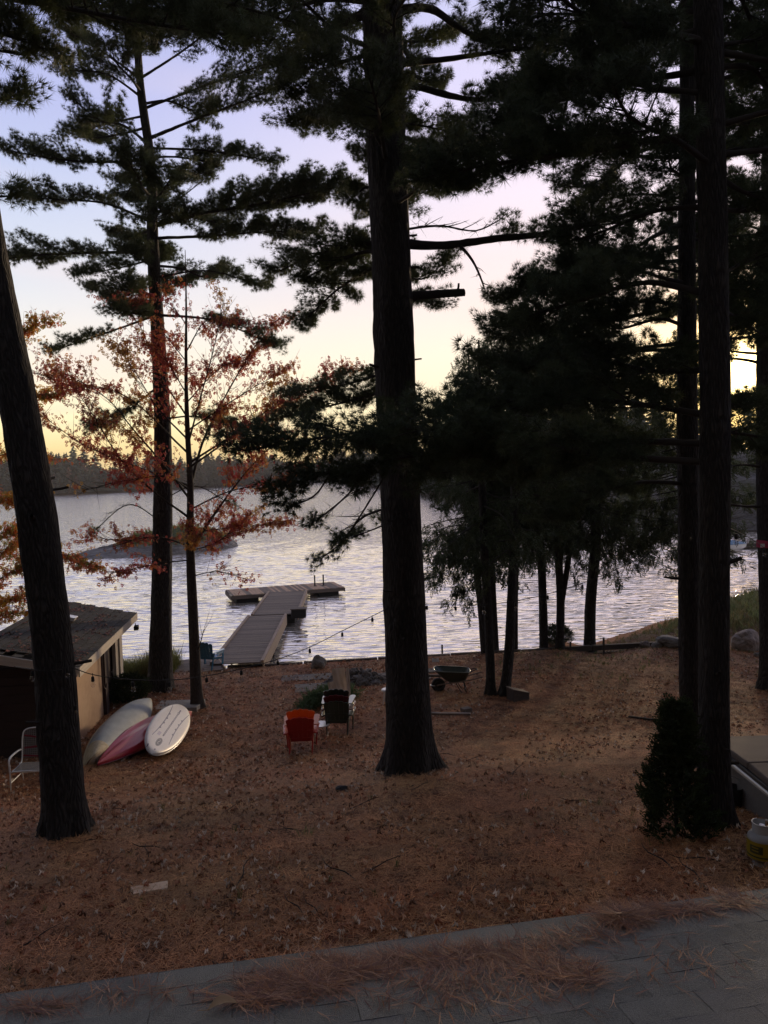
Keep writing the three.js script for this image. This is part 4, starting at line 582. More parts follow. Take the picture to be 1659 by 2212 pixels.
// fire pit corner: paving, rubble heap, cardboard, cut boughs
{
  R = rng(41); const c = onG(735, 1480), gy = ground(c.x, c.z);
  const pave = [[690, 1487, 1.5, 0.9], [672, 1465, 1.9, 0.7], [800, 1462, 1.5, 0.5], [905, 1452, 1.2, 0.45], [880, 1468, 1.6, 0.4]];
  for (const [x, y, w, d] of pave) { const p = onG(x, y); solid('paving_slab', rbox(w, 0.07, d, 0.015).rotateY(0.09 + rr(-0.05, 0.05)).translate(p.x, ground(p.x, p.z) + 0.012, p.z), M.paver, ['worn grey paving slab', 'long worn slab'][0] + ' ' + ({ 690: 'just left of the cut green boughs', 672: 'farthest left, nearest the lake wall', 800: 'behind the rubble heap', 905: 'right of the rubble heap and farthest right', 880: 'in front of the lake wall, seen past the big trunk' })[x], 'paving slab', 'structure', 'paving slabs round the rubble heap'); }
  const heap = thing('rubble_heap', 'heap of broken stones and rubble behind the stacked chairs', 'rubble heap', V(c.x + 0.55, gy, c.z - 0.3));
  const stone = (r, s) => { const g = new THREE.IcosahedronGeometry(r, 3), a = g.attributes.position; for (let i = 0; i < a.count; i++) { const v = V(a.getX(i), a.getY(i), a.getZ(i)), k = 1 + 0.42 * noise(v.x / r * 0.9 + s, v.y / r * 0.9, v.z / r * 0.9) + 0.12 * noise(v.x / r * 3 + s, v.y / r * 3, v.z / r * 3); v.multiplyScalar(k); a.setXYZ(i, v.x, v.y * 0.72, v.z); } g.computeVertexNormals(); return g; };
  stoneGeo = stone; const kinds = [0, 1, 2, 3, 4].map((k) => stone(0.13, k * 5 + 2)); std('soot_stone', { map: stoneMap, bumpMap: stoneB, bumpScale: 0.02, color: col(0.62, 0.6, 0.6), roughness: 0.95 });
  for (let i = 0; i < 230; i++) { const a = rr(0, 6.28), q = Math.sqrt(R()), x = Math.cos(a) * q * 1.05, z = Math.sin(a) * q * 0.6, m = part('stone', kinds[i % 5], i % 9 === 0 ? M.rock : M.soot_stone, heap); m.position.set(x, 0.46 * (1 - q) * rr(0.4, 1) + 0.02, z); m.rotation.set(rr(0, 6), rr(0, 6), rr(0, 6)); m.scale.setScalar(rr(0.3, 0.6) * (R() < 0.2 ? 1.7 : 1)); }
  const cb = thing('cardboard_sheets', 'crumpled brown cardboard sheets standing up in the rubble heap', 'cardboard', V(atD(742, 1500, 20.9).x, gy + 0.05, -20.9));
  for (const [x, w, h, ry, rz, lean] of [[0.0, 0.36, 1.2, 0.1, 0.10, 0.12], [0.17, 0.10, 1.22, 0.5, -0.06, 0.10], [-0.20, 0.26, 0.88, -0.45, 0.34, 0.16], [0.10, 0.3, 0.5, 0.2, -0.1, 0.3]]) part('sheet', sheet(10, 16, (u, v) => { const a = (u - 0.5) * w; return [V(a, v * h, 0.05 * noise(u * 2.2 + x * 9, v * 3) + 0.035 * Math.abs(((u * 3 + v * 1.2) % 1) - 0.5)), u * w, v * h]; }).rotateX(-lean * 2).rotateZ(rz).rotateY(ry).translate(x, 0, Math.abs(x) * 0.6), M.cardboard2 || (std('cardboard2', { map: M.cardboard.map, side: THREE.DoubleSide, roughness: 0.9 })), cb);
  const bl = thing('cut_boughs', 'pile of cut green boughs lying left of the stacked dark chairs', 'brush pile', V(onG(700, 1525).x, gy, onG(700, 1525).z));
  const mats = []; for (let i = 0; i < 420; i++) { const u = R(), x = lerp(-0.5, 0.75, u) + rr(-0.22, 0.22), z = lerp(0.35, -0.9, u) + rr(-0.3, 0.3), y = 0.05 + rr(0, 0.36) * Math.sin(PI * clamp(u * 0.8 + 0.15)); mats.push(mat4(V(x, y, z), frameQ(V(rr(-1, 0.6), rr(0.1, 0.9), rr(-0.4, 1)), rr(0, 6)), rr(0.5, 1.05))); }
  copies('leaves', cedarSpray(), M.fern, mats, bl); part('stems', merge([0, 1, 2, 3].map((k) => tube([V(0.6 - k * 0.2, 0.1, -0.8), V(0.1, 0.2 + 0.03 * k, -0.2 + k * 0.06), V(-0.4, 0.08, 0.3 - k * 0.1)], 0.018, 0.006, 8, 5))), M.twig, bl);
}
// a cedar frond, about 0.34 m, growing along +y
function cedarSpray(n = 15, L = 0.34, w = 0.020, seed = 3) {
  const l = [], r = rng(seed), leafQ = (p, d, len, wd, side) => { const q = p.clone().addScaledVector(d, len), m = p.clone().addScaledVector(d, len * 0.5); l.push(p.x, p.y, p.z, m.x + side.x * wd, m.y + side.y * wd, m.z + side.z * wd, q.x, q.y, q.z, p.x, p.y, p.z, q.x, q.y, q.z, m.x - side.x * wd, m.y - side.y * wd, m.z - side.z * wd); };
  for (let i = 0; i < n; i++) { const t = i / n, s = i % 2 ? 1 : -1, p = V(0.02 * Math.sin(t * 4), t * L, 0.03 * t * t), d = V(s * (0.85 - 0.3 * t), 0.62 + 0.3 * t, (r() - 0.5) * 0.7).normalize(), len = L * (0.42 - 0.26 * t) * (0.75 + 0.5 * r()); leafQ(p, d, len, w * 0.55, V(0.3, 0.2, (r() - 0.5) * 1.6).normalize()); const b = p.clone().addScaledVector(d, len * 0.45); leafQ(b, V(d.x * 0.5, 1, d.z + (r() - 0.5)).normalize(), len * 0.55, w * 0.45, V(0.8, 0, r() - 0.5).normalize()); leafQ(b, V(d.x, 0.1, d.z + (r() - 0.5) * 1.2).normalize(), len * 0.5, w * 0.45, V(0.1, 0.8, r() - 0.5).normalize()); }
  leafQ(V(0, 0, 0), V(0.03, 1, 0.06).normalize(), L * 1.02, w * 0.4, V(0.7, 0, 0.7)); return tris(l);
}
// wheelbarrow
{
  const p = onG(978, 1494); const t = thing('wheelbarrow', 'dark green wheelbarrow standing beside the forked cedar trunks', 'wheelbarrow', V(p.x, ground(p.x, p.z), p.z), -0.08); plastic('tray_green', 0.016, 0.040, 0.028, { roughness: 0.3 });
  // wheel on the left (-x), handles to the right
  const topP = [[-0.48, 0.66, 0.30], [0.42, 0.60, 0.36]], tray = sheet(40, 10, (u, v) => { const a = u * 2 * PI, c = Math.sign(Math.cos(a)) * Math.pow(Math.abs(Math.cos(a)), 0.5), s = Math.sign(Math.sin(a)) * Math.pow(Math.abs(Math.sin(a)), 0.5), k = Math.pow(v, 0.8); const x = lerp(0.12 + c * 0.24, c * 0.50 + 0.02 - (c < 0 ? 0.06 : 0), k), z = lerp(s * 0.2, s * 0.34, k), y = lerp(0.33, 0.66 - 0.03 * c, v); return [V(x, y, z), u, v]; }, true);
  M.tray_green.side = THREE.DoubleSide; const floor = new THREE.ExtrudeGeometry(new THREE.Shape([[-0.11, -0.19], [0.35, -0.19], [0.35, 0.19], [-0.11, 0.19]].map((q) => new THREE.Vector2(...q))), { depth: 0.012, bevelEnabled: false }).rotateX(-PI / 2).translate(0, 0.322, 0);
  const tr = part('tray', merge([tray, floor]), M.tray_green, t); const rim = []; for (let i = 0; i <= 48; i++) { const a = i / 48 * 2 * PI, c = Math.sign(Math.cos(a)) * Math.pow(Math.abs(Math.cos(a)), 0.5), s = Math.sign(Math.sin(a)) * Math.pow(Math.abs(Math.sin(a)), 0.5); rim.push(V(c * 0.50 + 0.02 - (c < 0 ? 0.06 : 0), 0.665 - 0.03 * c, s * 0.34)); } part('rim', tube(rim, 0.016, 0.016, 90, 6, 0, 0, false), M.tray_green, tr);
  const wheel = part('wheel', new THREE.TorusGeometry(0.155, 0.055, 12, 32).translate(-0.42, 0.205, 0), M.black_rubber, t); part('hub', new THREE.CylinderGeometry(0.1, 0.1, 0.07, 20).rotateX(PI / 2).translate(-0.42, 0.205, 0), M.black_metal, wheel);
  for (const s of [-1, 1]) { part('handle', tube([V(-0.46, 0.21, s * 0.09), V(-0.1, 0.3, s * 0.17), V(0.45, 0.40, s * 0.25), V(0.92, 0.52, s * 0.29)], 0.02, 0.017, 14, 8), M.grey_wood2, t); part('leg', tube([V(0.32, 0.37, s * 0.24), V(0.36, 0.16, s * 0.25), V(0.40, 0.0, s * 0.24), V(0.30, 0.0, s * 0.24), V(0.10, 0.31, s * 0.2)], 0.013, 0.013, 24, 7, 0, 0, false), M.black_metal, t); part('brace', tube([V(-0.36, 0.25, s * 0.1), V(-0.40, 0.5, s * 0.2)], 0.010, 0.010, 3, 6), M.black_metal, t); }
  part('loop_grip', tube([V(0.50, 0.60, -0.12), V(0.66, 0.67, -0.1), V(0.74, 0.66, 0), V(0.66, 0.67, 0.1), V(0.50, 0.60, 0.12)], 0.016, 0.016, 24, 7), M.black_metal, t); part('axle_guard', tube([V(-0.5, 0.2, -0.1), V(-0.64, 0.2, -0.05), V(-0.64, 0.2, 0.05), V(-0.5, 0.2, 0.1)], 0.012, 0.012, 12, 6), M.silver_metal, t);
}
{
  const lay = (name, label, cat, px0, px1, y, w, th, mat, lift = 0) => { const a = onG(px0, y[0]), b = onG(px1, y[1]), c = a.clone().add(b).multiplyScalar(0.5), L = Math.hypot(b.x - a.x, b.z - a.z); const g = rbox(L, th, w, 0.006); const uv = g.attributes.uv; for (let i = 0; i < uv.count; i++) uv.setXY(i, uv.getX(i) * L, uv.getY(i) * w); const dy = ground(b.x, b.z) - ground(a.x, a.z); g.rotateZ(Math.atan2(dy, L)); g.rotateY(Math.atan2(-(b.z - a.z), b.x - a.x)); g.translate(c.x, (ground(a.x, a.z) + ground(b.x, b.z)) / 2 + th / 2 + 0.012 + lift, c.z); return solid(name, g, mat, label, cat); };
  std('pale_board', { map: tanWood, bumpMap: woodB, bumpScale: 0.003, color: col(1.9, 1.9, 1.95), roughness: 0.8 });
  lay('board', 'pale weathered board lying alone on the near lawn at the left', 'board', 283, 363, [1932, 1918], 0.17, 0.03, M.pale_board);
  lay('plank', 'long pale plank lying on the ground right of the big pine', 'plank', 880, 1017, [1545, 1547], 0.12, 0.05, M.grey_wood2, 0.02);
  lay('plank', 'dark plank on the ground between big pine and wheelbarrow', 'plank', 900, 968, [1473, 1474], 0.1, 0.06, M.timber, 0.16);
  lay('branch_stub', 'short dark piece of branch lying on the lawn at the right', 'branch', 1358, 1420, [1552, 1560], 0.07, 0.06, M.twig);
  const blk = onG(1007, 1541); solid('wood_block', rbox(0.25, 0.15, 0.2, 0.01).rotateY(0.5).translate(blk.x, ground(blk.x, blk.z) + 0.075, blk.z), M.grey_wood1, 'small square offcut of wood lying above the pale plank', 'wood block');
  const crate = onG(1119, 1512), ct = thing('planter_box', 'dark wooden box with a sloping lid beside the forked cedar', 'box', V(crate.x, ground(crate.x, crate.z), crate.z), 0.4);
  const prof = new THREE.Shape([[-0.25, 0], [0.25, 0], [0.25, 0.18], [-0.25, 0.33]].map((q) => new THREE.Vector2(...q))); part('body', new THREE.ExtrudeGeometry(prof, { depth: 0.36, bevelEnabled: true, bevelSize: 0.008, bevelThickness: 0.008, bevelSegments: 1 }).translate(0, 0.01, -0.18), M.timber, ct); part('lid', rbox(0.56, 0.03, 0.42, 0.008, 0.0, 0.285, 0, 0, 0, -0.29), M.grey_wood1, ct);
  for (const [x, y, w, h, l] of [[941, 1433, 0.24, 0.16, 'white scrap of paper on the grass near the lake wall right of the big pine'], [797, 1454, 0.2, 0.13, 'white crumpled scrap of paper behind the rubble heap'], [664, 1497, 0.12, 0.16, 'small white scrap on the dirt left of the cut boughs']]) { const p = onG(x, y); solid('paper_scrap', sheet(6, 6, (u, v) => [V((u - 0.5) * w, 0.06 + v * h * 0.7 + 0.03 * noise(u * 4, v * 4, x), -v * h * 0.6 + 0.04 * noise(u * 5, v * 5, x)), u, v]).translate(p.x, ground(p.x, p.z) - 0.02, p.z), M.scrap || std('scrap', { color: col(0.55, 0.52, 0.48), side: THREE.DoubleSide }), l, 'paper'); }
  const bk = onG(738, 1712), bt = thing('charcoal_lump', 'small charred piece of wood on the lawn left of the big pine', 'wood', V(bk.x, ground(bk.x, bk.z), bk.z), 0.3); part('lump', stoneGeo(0.085, 3).scale(1.3, 1.1, 0.9).translate(0, 0.05, 0), M.black_rubber, bt);
  // rocks
  for (const [x, y, w, h, mat, l] of [[689, 1437, 34, 30, 'rock', 'grey boulder on the lawn by the lake wall near the ramp'], [1612, 1393, 66, 44, 'pink_rock', 'big rounded boulder in the tall grass at the right'], [1447, 1390, 62, 26, 'rock', 'flat grey boulder lying against the end of the timber wall'], [1393, 1396, 22, 14, 'pink_rock', 'small pale stone left of the flat boulder'], [1420, 1397, 28, 12, 'rock', 'small low stone just in front of the flat boulder'], [1642, 1418, 24, 10, 'rock', 'small stone in the grass below the big boulder']]) {
    const p = onG(x, y + h * 0.25), s = -p.z / FOCAL, g = stoneGeo(0.5, x * 0.37); g.computeBoundingBox(); const bb = g.boundingBox; g.scale(w * s / (bb.max.x - bb.min.x), h * 1.25 * s / (bb.max.y - bb.min.y), w * s * 0.85 / (bb.max.z - bb.min.z)); g.translate(p.x, ground(p.x, p.z) + h * s * 0.36, p.z - 0.05); const uv = g.attributes.uv; for (let i = 0; i < uv.count; i++) uv.setXY(i, uv.getX(i) * 3, uv.getY(i) * 1.5); solid('boulder', g, M[mat], l, 'boulder'); }
}
// hot tub
{
  const x0 = 4.86, zn = -9.25, zf = -11.55, gy = 2.25, t = thing('hot_tub', 'hot tub with brown padded cover partly hidden by the right trunk', 'hot tub', V(x0 + 1.15, gy, (zn + zf) / 2), 0.015); const w = 2.3, d = 2.3;
  std('tub_panel', { map: tex(128, 128, (u, v) => mix3([0.085, 0.082, 0.078], [0.13, 0.125, 0.12], clamp(0.5 + tn(u, v, 20, 3))), true, 2, 2), roughness: 0.75 }); std('tub_cover', { map: tex(256, 256, (u, v) => mix3([0.085, 0.068, 0.058], [0.135, 0.108, 0.094], clamp(0.5 + 0.9 * tn(u, v, 6, 3) + 0.5 * tn(u, v, 60, 2))), true, 1, 1), bumpMap: gritB, bumpScale: 0.003, roughness: 0.85, }); plastic('tub_shell', 0.42, 0.42, 0.40, { roughness: 0.25 }); std('cover_skirt', { color: col(0.03, 0.03, 0.032), roughness: 0.6 });
  part('cabinet', rbox(w - 0.12, 0.72, d - 0.12, 0.05, 0, 0.40, 0), M.tub_panel, t);
  for (let i = 0; i < 2; i++) part('corner_trim', rbox(0.12, 0.72, 0.12, 0.03, -w / 2 + 0.085, 0.40, (i ? -1 : 1) * (d / 2 - 0.085)), M.cover_skirt, t);
  part('shell_rim', merge([rbox(0.16, 0.09, d, 0.04, -w / 2 + 0.08, 0.80, 0), rbox(0.16, 0.09, d, 0.04, w / 2 - 0.08, 0.80, 0), rbox(w - 0.3, 0.09, 0.16, 0.04, 0, 0.801, d / 2 - 0.08), rbox(w - 0.3, 0.09, 0.16, 0.04, 0, 0.801, -d / 2 + 0.08)]), M.tub_shell, t);
  const half = (s) => { const g = rbox(w - 0.04, 0.10, d / 2 - 0.006, 0.03, 0, 0.0, 0, 0.035 * s); return g.translate(0, 0.945, s * d / 4); };
  part('cover', half(1), M.tub_cover, t); part('cover', half(-1), M.tub_cover, t);
  part('cover_skirt', rbox(w - 0.02, 0.07, d - 0.02, 0.02, 0, 0.872, 0), M.cover_skirt, t);
  for (const z of [0.75, -0.5]) part('cover_strap', merge([box(0.012, 0.2, 0.05, -w / 2 - 0.004, 0.82, z), rbox(0.03, 0.06, 0.07, 0.008, -w / 2 - 0.008, 0.72, z)]), M.cord_black, t);
  // dark lidded bag hanging at the trunk side
  const b = atD(1583, 1680, 10.7); const bag = thing('bucket', 'black plastic bucket standing between right trunk and hot tub', 'bucket', V(b.x, ground(b.x, b.z), b.z)); const hgt = 0.30; part('body', new THREE.LatheGeometry([[0.0001, 0], [0.10, 0], [0.115, 0.02], [0.135, hgt], [0.125, hgt], [0.1, 0.03], [0.0001, 0.02]].map(([x, y]) => new THREE.Vector2(x, y)), 24), M.black_rubber, bag); part('handle', new THREE.TorusGeometry(0.13, 0.005, 6, 24, PI).translate(0, hgt, 0), M.silver_metal, bag);
}
// propane cylinder
{
  const p = onG(1646, 1866), gy = ground(p.x, p.z); const t = thing('propane_cylinder', 'propane cylinder with yellow sleeve and grey collar standing by the hot tub', 'gas cylinder', V(p.x, gy, p.z), 0.3);
  std('tank_grey', { color: col(0.30, 0.31, 0.32), roughness: 0.5 }); const rnd = [[0.0001, 0.05], [0.10, 0.05], [0.14, 0.075], [0.155, 0.115], [0.157, 0.30], [0.15, 0.335], [0.125, 0.365], [0.08, 0.385], [0.0001, 0.39]]; part('body', new THREE.LatheGeometry(rnd.map(([x, y]) => new THREE.Vector2(x, y)), 40), M.tank_grey, t);
  const lab = drawn(512, 128, (g, w, h) => { g.fillStyle = '#8f7a08'; g.fillRect(0, 0, w, h); g.fillStyle = '#23301a'; g.fillRect(0, h - 26, w, 10); g.font = 'bold 54px sans-serif'; for (const x of [40, 210, 380]) { g.fillStyle = '#3b3a1c'; g.fillRect(x, 26, 76, 58); g.fillStyle = '#8f7a08'; g.fillRect(x + 12, 38, 40, 8); g.fillRect(x + 12, 60, 40, 8); } }, true, 1, 1); std('tank_label', { map: lab, roughness: 0.6 });
  part('sleeve', new THREE.CylinderGeometry(0.1605, 0.1605, 0.20, 40, 1, true), M.tank_label, t).position.y = 0.2; M.tank_label.side = THREE.DoubleSide;
  const col1 = sheet(40, 6, (u, v) => { const a = u * 1.72 * PI + 0.4; return [V(Math.cos(a) * 0.105, 0.36 + v * 0.12, Math.sin(a) * 0.105), u, v]; }); std('collar_grey', { color: col(0.42, 0.44, 0.45), roughness: 0.45, side: THREE.DoubleSide });
  part('collar', merge([col1, new THREE.TorusGeometry(0.105, 0.008, 8, 40, 1.72 * PI).rotateX(PI / 2).rotateY(-0.4 - 1.72 * PI + 0).translate(0, 0.48, 0)]), M.collar_grey, t); part('valve', merge([new THREE.CylinderGeometry(0.018, 0.022, 0.06, 12).translate(0, 0.41, 0), new THREE.CylinderGeometry(0.03, 0.03, 0.015, 10).translate(0, 0.45, 0), new THREE.CylinderGeometry(0.013, 0.013, 0.05, 10).rotateZ(PI / 2).translate(0.03, 0.42, 0)]), M.silver_metal, t); part('foot_ring', new THREE.CylinderGeometry(0.1, 0.105, 0.06, 32, 1, true).translate(0, 0.03, 0), M.collar_grey, t);
}
// far bay: little dock with a boat
{
  const p = atY(1592, 1172, 0.5), t = thing('bay_dock', 'small wooden dock on the far right bank of the bay', 'dock', V(p.x + 2.5, 0.35, p.z - 0.5), 0.1); R = rng(6);
  for (let i = 0; i < 24; i++) part('deck_board', rbox(0.28, 0.05, 2, 0.01, -3.6 + i * 0.3, 0.1, 0), GREY[i % 4], t); part('frame', merge([box(7.2, 0.22, 0.08, 0, -0.04, 0.98), box(7.2, 0.22, 0.08, 0, -0.04, -0.98)]), M.wet_wood, t); for (const x of [-3.3, 0, 3.3]) part('post', box(0.16, 2.0, 0.16, x, -0.5, 1.06), M.wet_wood, t);
  const b = thing('moored_boat', 'small boat under a light blue cover moored at the far right dock', 'boat', V(p.x - 2.2, 0.1, p.z + 1.9), 0.15); std('boat_cover', { color: col(0.14, 0.26, 0.42), roughness: 0.7 });
  part('hull', hullGeo(4.6, 1.7, 0.6).rotateX(PI).rotateY(PI / 2).translate(0, 0.5, 0), M.white_plastic, b); part('cover', sheet(24, 14, (u, v) => { const s = u * 2 - 1, e = Math.pow(Math.max(0, 1 - s * s * Math.abs(s)), 0.75) * 0.88, q = v * 2 - 1; return [V(s * 2.32, 0.52 + 0.38 * (1 - q * q) * e * (0.8 + 0.2 * Math.sin(s * 6)), q * e), u, v]; }), M.boat_cover, b); M.boat_cover.side = THREE.DoubleSide; part('outboard', merge([rbox(0.3, 0.45, 0.3, 0.06, -2.4, 0.75, 0), box(0.1, 0.6, 0.12, -2.45, 0.3, 0)]), M.black_metal, b);
}
// ---------------------------------------------------------------- trees
// trunk through points with a radius at each; bark ridges and root flare are real relief
function trunkGeo(pts, radii, { seg = 120, rad = 48, rough = 0.05, flare = 0.12, baseY = null, seed = 0, ridges = 1 } = {}) {
  const c = new THREE.CatmullRomCurve3(pts), L = c.getLength(), P = c.getSpacedPoints(seg), n = radii.length - 1;
  return sheet(rad, seg, (u, v, i, j) => {
    const p = P[j], th = (i % rad) / rad * 2 * PI, k = v * n, k0 = Math.min(n - 1, Math.floor(k)); let r = lerp(radii[k0], radii[k0 + 1], k - k0); const h = v * L, cs = Math.cos(th), sn = Math.sin(th);
    const g = baseY === null ? h : Math.max(0, p.y - baseY), fl = Math.exp(-g / (0.9 * Math.max(0.22, r))) * flare; r *= 1 + fl / Math.max(r, 0.05) * (0.75 + 0.55 * Math.sin(th * 5 + seed) + 0.3 * Math.sin(th * 3 + seed * 2));
    if (rough) { const w = noise(cs * r * 4 + seed, sn * r * 4, h * 1.2) * 0.8, q = Math.abs(noise(th * r * 11 * ridges / Math.max(0.15, radii[0]) * 0.3 + w + seed, h * 1.6, 3)) * Math.min(1, 6 * Math.min(u, 1 - u) + 0.15); r += rough * (q * 0.6 - 0.15) * Math.min(1, r / 0.2) + 0.05 * r * noise(cs * 1.2 + seed, sn * 1.2, h * 0.7); }
    return [V(p.x + cs * r, p.y, p.z - sn * r), u * Math.max(1, Math.round(2 * PI * radii[0] * 1.1)) * 0.9, h];
  }, true);
}
// pine spray: tufts of long needles on a short twig along +y
function pineSpray(tufts = 7, needles = 17, len = 0.115, w = 0.0042, seed = 1, L = 0.26) {
  const l = [], r = rng(seed);
  for (let k = 0; k < tufts; k++) {
    const t = (k + 0.6) / tufts, a = k * 2.4 + r(), o = k === tufts - 1 ? 0 : 0.035 + 0.075 * r(), base = V(Math.cos(a) * o, t * L, Math.sin(a) * o), ax = V(Math.cos(a) * 0.7 * (o > 0 ? 1 : 0), 1, Math.sin(a) * 0.7 * (o > 0 ? 1 : 0)).normalize(), q = frameQ(ax);
    if (o) l.push(0, t * L - 0.04, 0, 0.004, t * L - 0.03, 0.003, base.x, base.y, base.z);
    for (let i = 0; i < needles; i++) { const ph = i * 2.39996, el = 0.25 + 1.05 * Math.sqrt(i / needles) + 0.2 * (r() - 0.5), d = V(Math.sin(el) * Math.cos(ph), Math.cos(el), Math.sin(el) * Math.sin(ph)).applyQuaternion(q), n = len * (0.75 + 0.4 * r()), s = V(d.z, 0.3 * (r() - 0.5), -d.x).normalize().multiplyScalar(w), b = base.clone().addScaledVector(ax, -0.02 * r()); l.push(b.x - s.x, b.y, b.z - s.z, b.x + s.x, b.y, b.z + s.z, b.x + d.x * n, b.y + d.y * n - 0.012 * r(), b.z + d.z * n); }
  }
  return tris(l);
}
const SPRAY = [pineSpray(8, 18, 0.125, 0.0055, 1, 0.28), pineSpray(9, 17, 0.13, 0.0055, 9, 0.32), pineSpray(8, 18, 0.12, 0.0058, 23, 0.28)], CEDAR = cedarSpray(15, 0.34, 0.026);
// grows a limb: tapered wood, side twigs in a flattish fan, sprays of needles
function limb(store, pts, r0, { w = 0.9, fs = 0.3, dens = 1, droop = 0.0, lift = 0.10, bare = 0, tip = 0.012, size = 1, thick = 0.34 } = {}) {
  const c = new THREE.CatmullRomCurve3(pts), L = c.getLength(), wood = [tube(pts, r0, bare === 2 ? r0 * 0.72 : tip, Math.max(10, Math.round(L * 7)), 7, 0.25, R() * 9, bare !== 2)];
  if (bare === 2) { store.limbs.push([wood, pts[0]]); return; }
  let side = 1; const step = 0.14 / dens;
  for (let a = fs * L * (0.8 + 0.3 * R()); a < L; a += step * (0.7 + 0.6 * R())) {
    const t = a / L, p = c.getPointAt(t), tan = c.getTangentAt(t), lat = V(-tan.z, 0, tan.x).normalize(); side = -side;
    const prof = (0.35 + 0.65 * smooth(fs - 0.05, fs + 0.3, t)) * (1 - 0.62 * smooth(0.55, 1, t)), len = Math.max(0.22, w * prof * (0.55 + 0.65 * R()));
    const dir = V(0, 0, 0).addScaledVector(lat, side * rr(0.45, 1.0)).addScaledVector(tan, rr(0.5, 1.0)).add(V(0, rr(-thick, thick) + lift - droop, 0)).normalize();
    const mid = p.clone().addScaledVector(dir, len * 0.5).add(V(rr(-0.04, 0.04), 0.05 * len - droop * 0.1, rr(-0.04, 0.04))), end = p.clone().addScaledVector(dir, len).add(V(0, len * (0.14 - droop * 0.5), 0));
    wood.push(tube([p, mid, end], Math.min(0.014, r0 * 0.4) * (0.5 + 0.6 * prof), 0.003, 5, 4));
    if (bare && R() < bare) { for (let k = 0; k < 3; k++) { const q = p.clone().lerp(end, rr(0.4, 1)); wood.push(tube([q, q.clone().add(V(rr(-0.2, 0.2), rr(-0.18, 0.12), rr(-0.2, 0.2)))], 0.004, 0.002, 2, 3)); } continue; }
    const n = Math.max(1, Math.round(len / 0.135 * dens)); for (let i = 0; i < n; i++) {
      const f = (i + 0.55 + 0.6 * R()) / n; if (f < 0.16 && len > 0.5) continue; const q = f < 0.5 ? p.clone().lerp(mid, f * 2) : mid.clone().lerp(end, Math.min(1, f * 2 - 1));
      const d = dir.clone().addScaledVector(lat, rr(-0.7, 0.7)).add(V(rr(-0.3, 0.3), rr(-0.15, 0.75) - droop * 1.1, rr(-0.3, 0.3))).normalize(); store.mats.push(mat4(q, frameQ(d, rr(0, 6.28)), size * rr(0.75, 1.2)));
    }
  }
  for (let i = 0; i < 4; i++) store.mats.push(mat4(c.getPointAt(1 - i * 0.03), frameQ(c.getTangentAt(1).clone().add(V(rr(-0.5, 0.5), rr(0, 0.6), rr(-0.5, 0.5))), rr(0, 6)), size * rr(0.8, 1.15)));
  store.limbs.push([wood, pts[0]]);
}
const tones = (n, lo = 0.7, hi = 1.3, warm = 0.12) => Array.from({ length: n }, () => { const k = rr(lo, hi), y = rr(0, warm); return col(k * (1 + y), k, k * (1 - y)); });
function tree(name, label, pxTrunk, radii, limbs, opt = {}) {
  const pts = pxTrunk.map((q) => atD(q[0], q[1], q[2] ?? opt.d)), b = pts[0].clone(), gy = ground(b.x, b.z); b.y = gy; pts[0].y = gy - 0.25; R = rng(opt.seed || 1);
  if (opt.mid) opt.mid(pts);
  const t = thing(name, label, 'tree', b, 0, opt.group);
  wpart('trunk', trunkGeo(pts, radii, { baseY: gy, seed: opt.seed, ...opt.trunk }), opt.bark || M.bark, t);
  const store = { mats: [], limbs: [] }, axis = new THREE.CatmullRomCurve3(pts);
  for (const [list, r0, o = {}] of limbs) { const p = list.map((q) => atD(q[0], q[1], q[2] ?? opt.d)); if (!o.free) { const y = p[0].y; let best = 0, bd = 1e9; for (let i = 0; i <= 200; i++) { const q = axis.getPoint(i / 200); if (Math.abs(q.y - y) < bd) { bd = Math.abs(q.y - y); best = q; } } p[0].set(best.x, y, best.z); } limb(store, p, r0, { ...opt.limb, ...o }); }
  // limbs all round the trunk, those the photograph cannot place
  for (const [y0, y1, count, len, az0, az1, o = {}] of opt.around || []) for (let i = 0; i < count; i++) {
    const y = lerp(y0, y1, (i + R() * 0.8) / count); let best = axis.getPoint(0), bd = 1e9; for (let k = 0; k <= 120; k++) { const q = axis.getPoint(k / 120); if (Math.abs(q.y - y) < bd) { bd = Math.abs(q.y - y); best = q; } }
    const a = rr(az0, az1), l = len * rr(0.7, 1.15), d = V(Math.cos(a), 0, -Math.sin(a)), s = best.clone(); s.y = y; limb(store, [s, s.clone().addScaledVector(d, l * 0.35).add(V(0, l * rr(-0.02, 0.1), 0)), s.clone().addScaledVector(d, l * 0.7).add(V(rr(-0.2, 0.2), l * rr(-0.04, 0.1), rr(-0.2, 0.2))), s.clone().addScaledVector(d, l).add(V(0, l * rr(-0.02, 0.14), 0))], 0.018 + l * 0.012, { ...opt.limb, ...o });
  }
  if (opt.stubs) for (let i = 0; i < opt.stubs[2]; i++) { const y = rr(opt.stubs[0], opt.stubs[1]); let s = axis.getPoint(0), bd = 9; for (let k = 0; k <= 120; k++) { const q = axis.getPoint(k / 120); if (Math.abs(q.y - y) < bd) { bd = Math.abs(q.y - y); s = q; } } const a = rr(0, 6.28), l = radii[1] + rr(0.08, 0.3), e = s.clone().add(V(Math.cos(a) * l, rr(-0.04, 0.1), Math.sin(a) * l)); limb(store, [s, s.clone().lerp(e, 0.6).add(V(0, -0.015, 0)), e], rr(0.018, 0.035), { bare: 2 }); }
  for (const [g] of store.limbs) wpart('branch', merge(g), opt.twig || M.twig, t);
  if (store.mats.length) copies('foliage', opt.spray || SPRAY[(opt.seed || 0) % 3], opt.leaf || M.needle, store.mats, t, tones(store.mats.length), t.position);
  sprayCount += store.mats.length; return t;
}
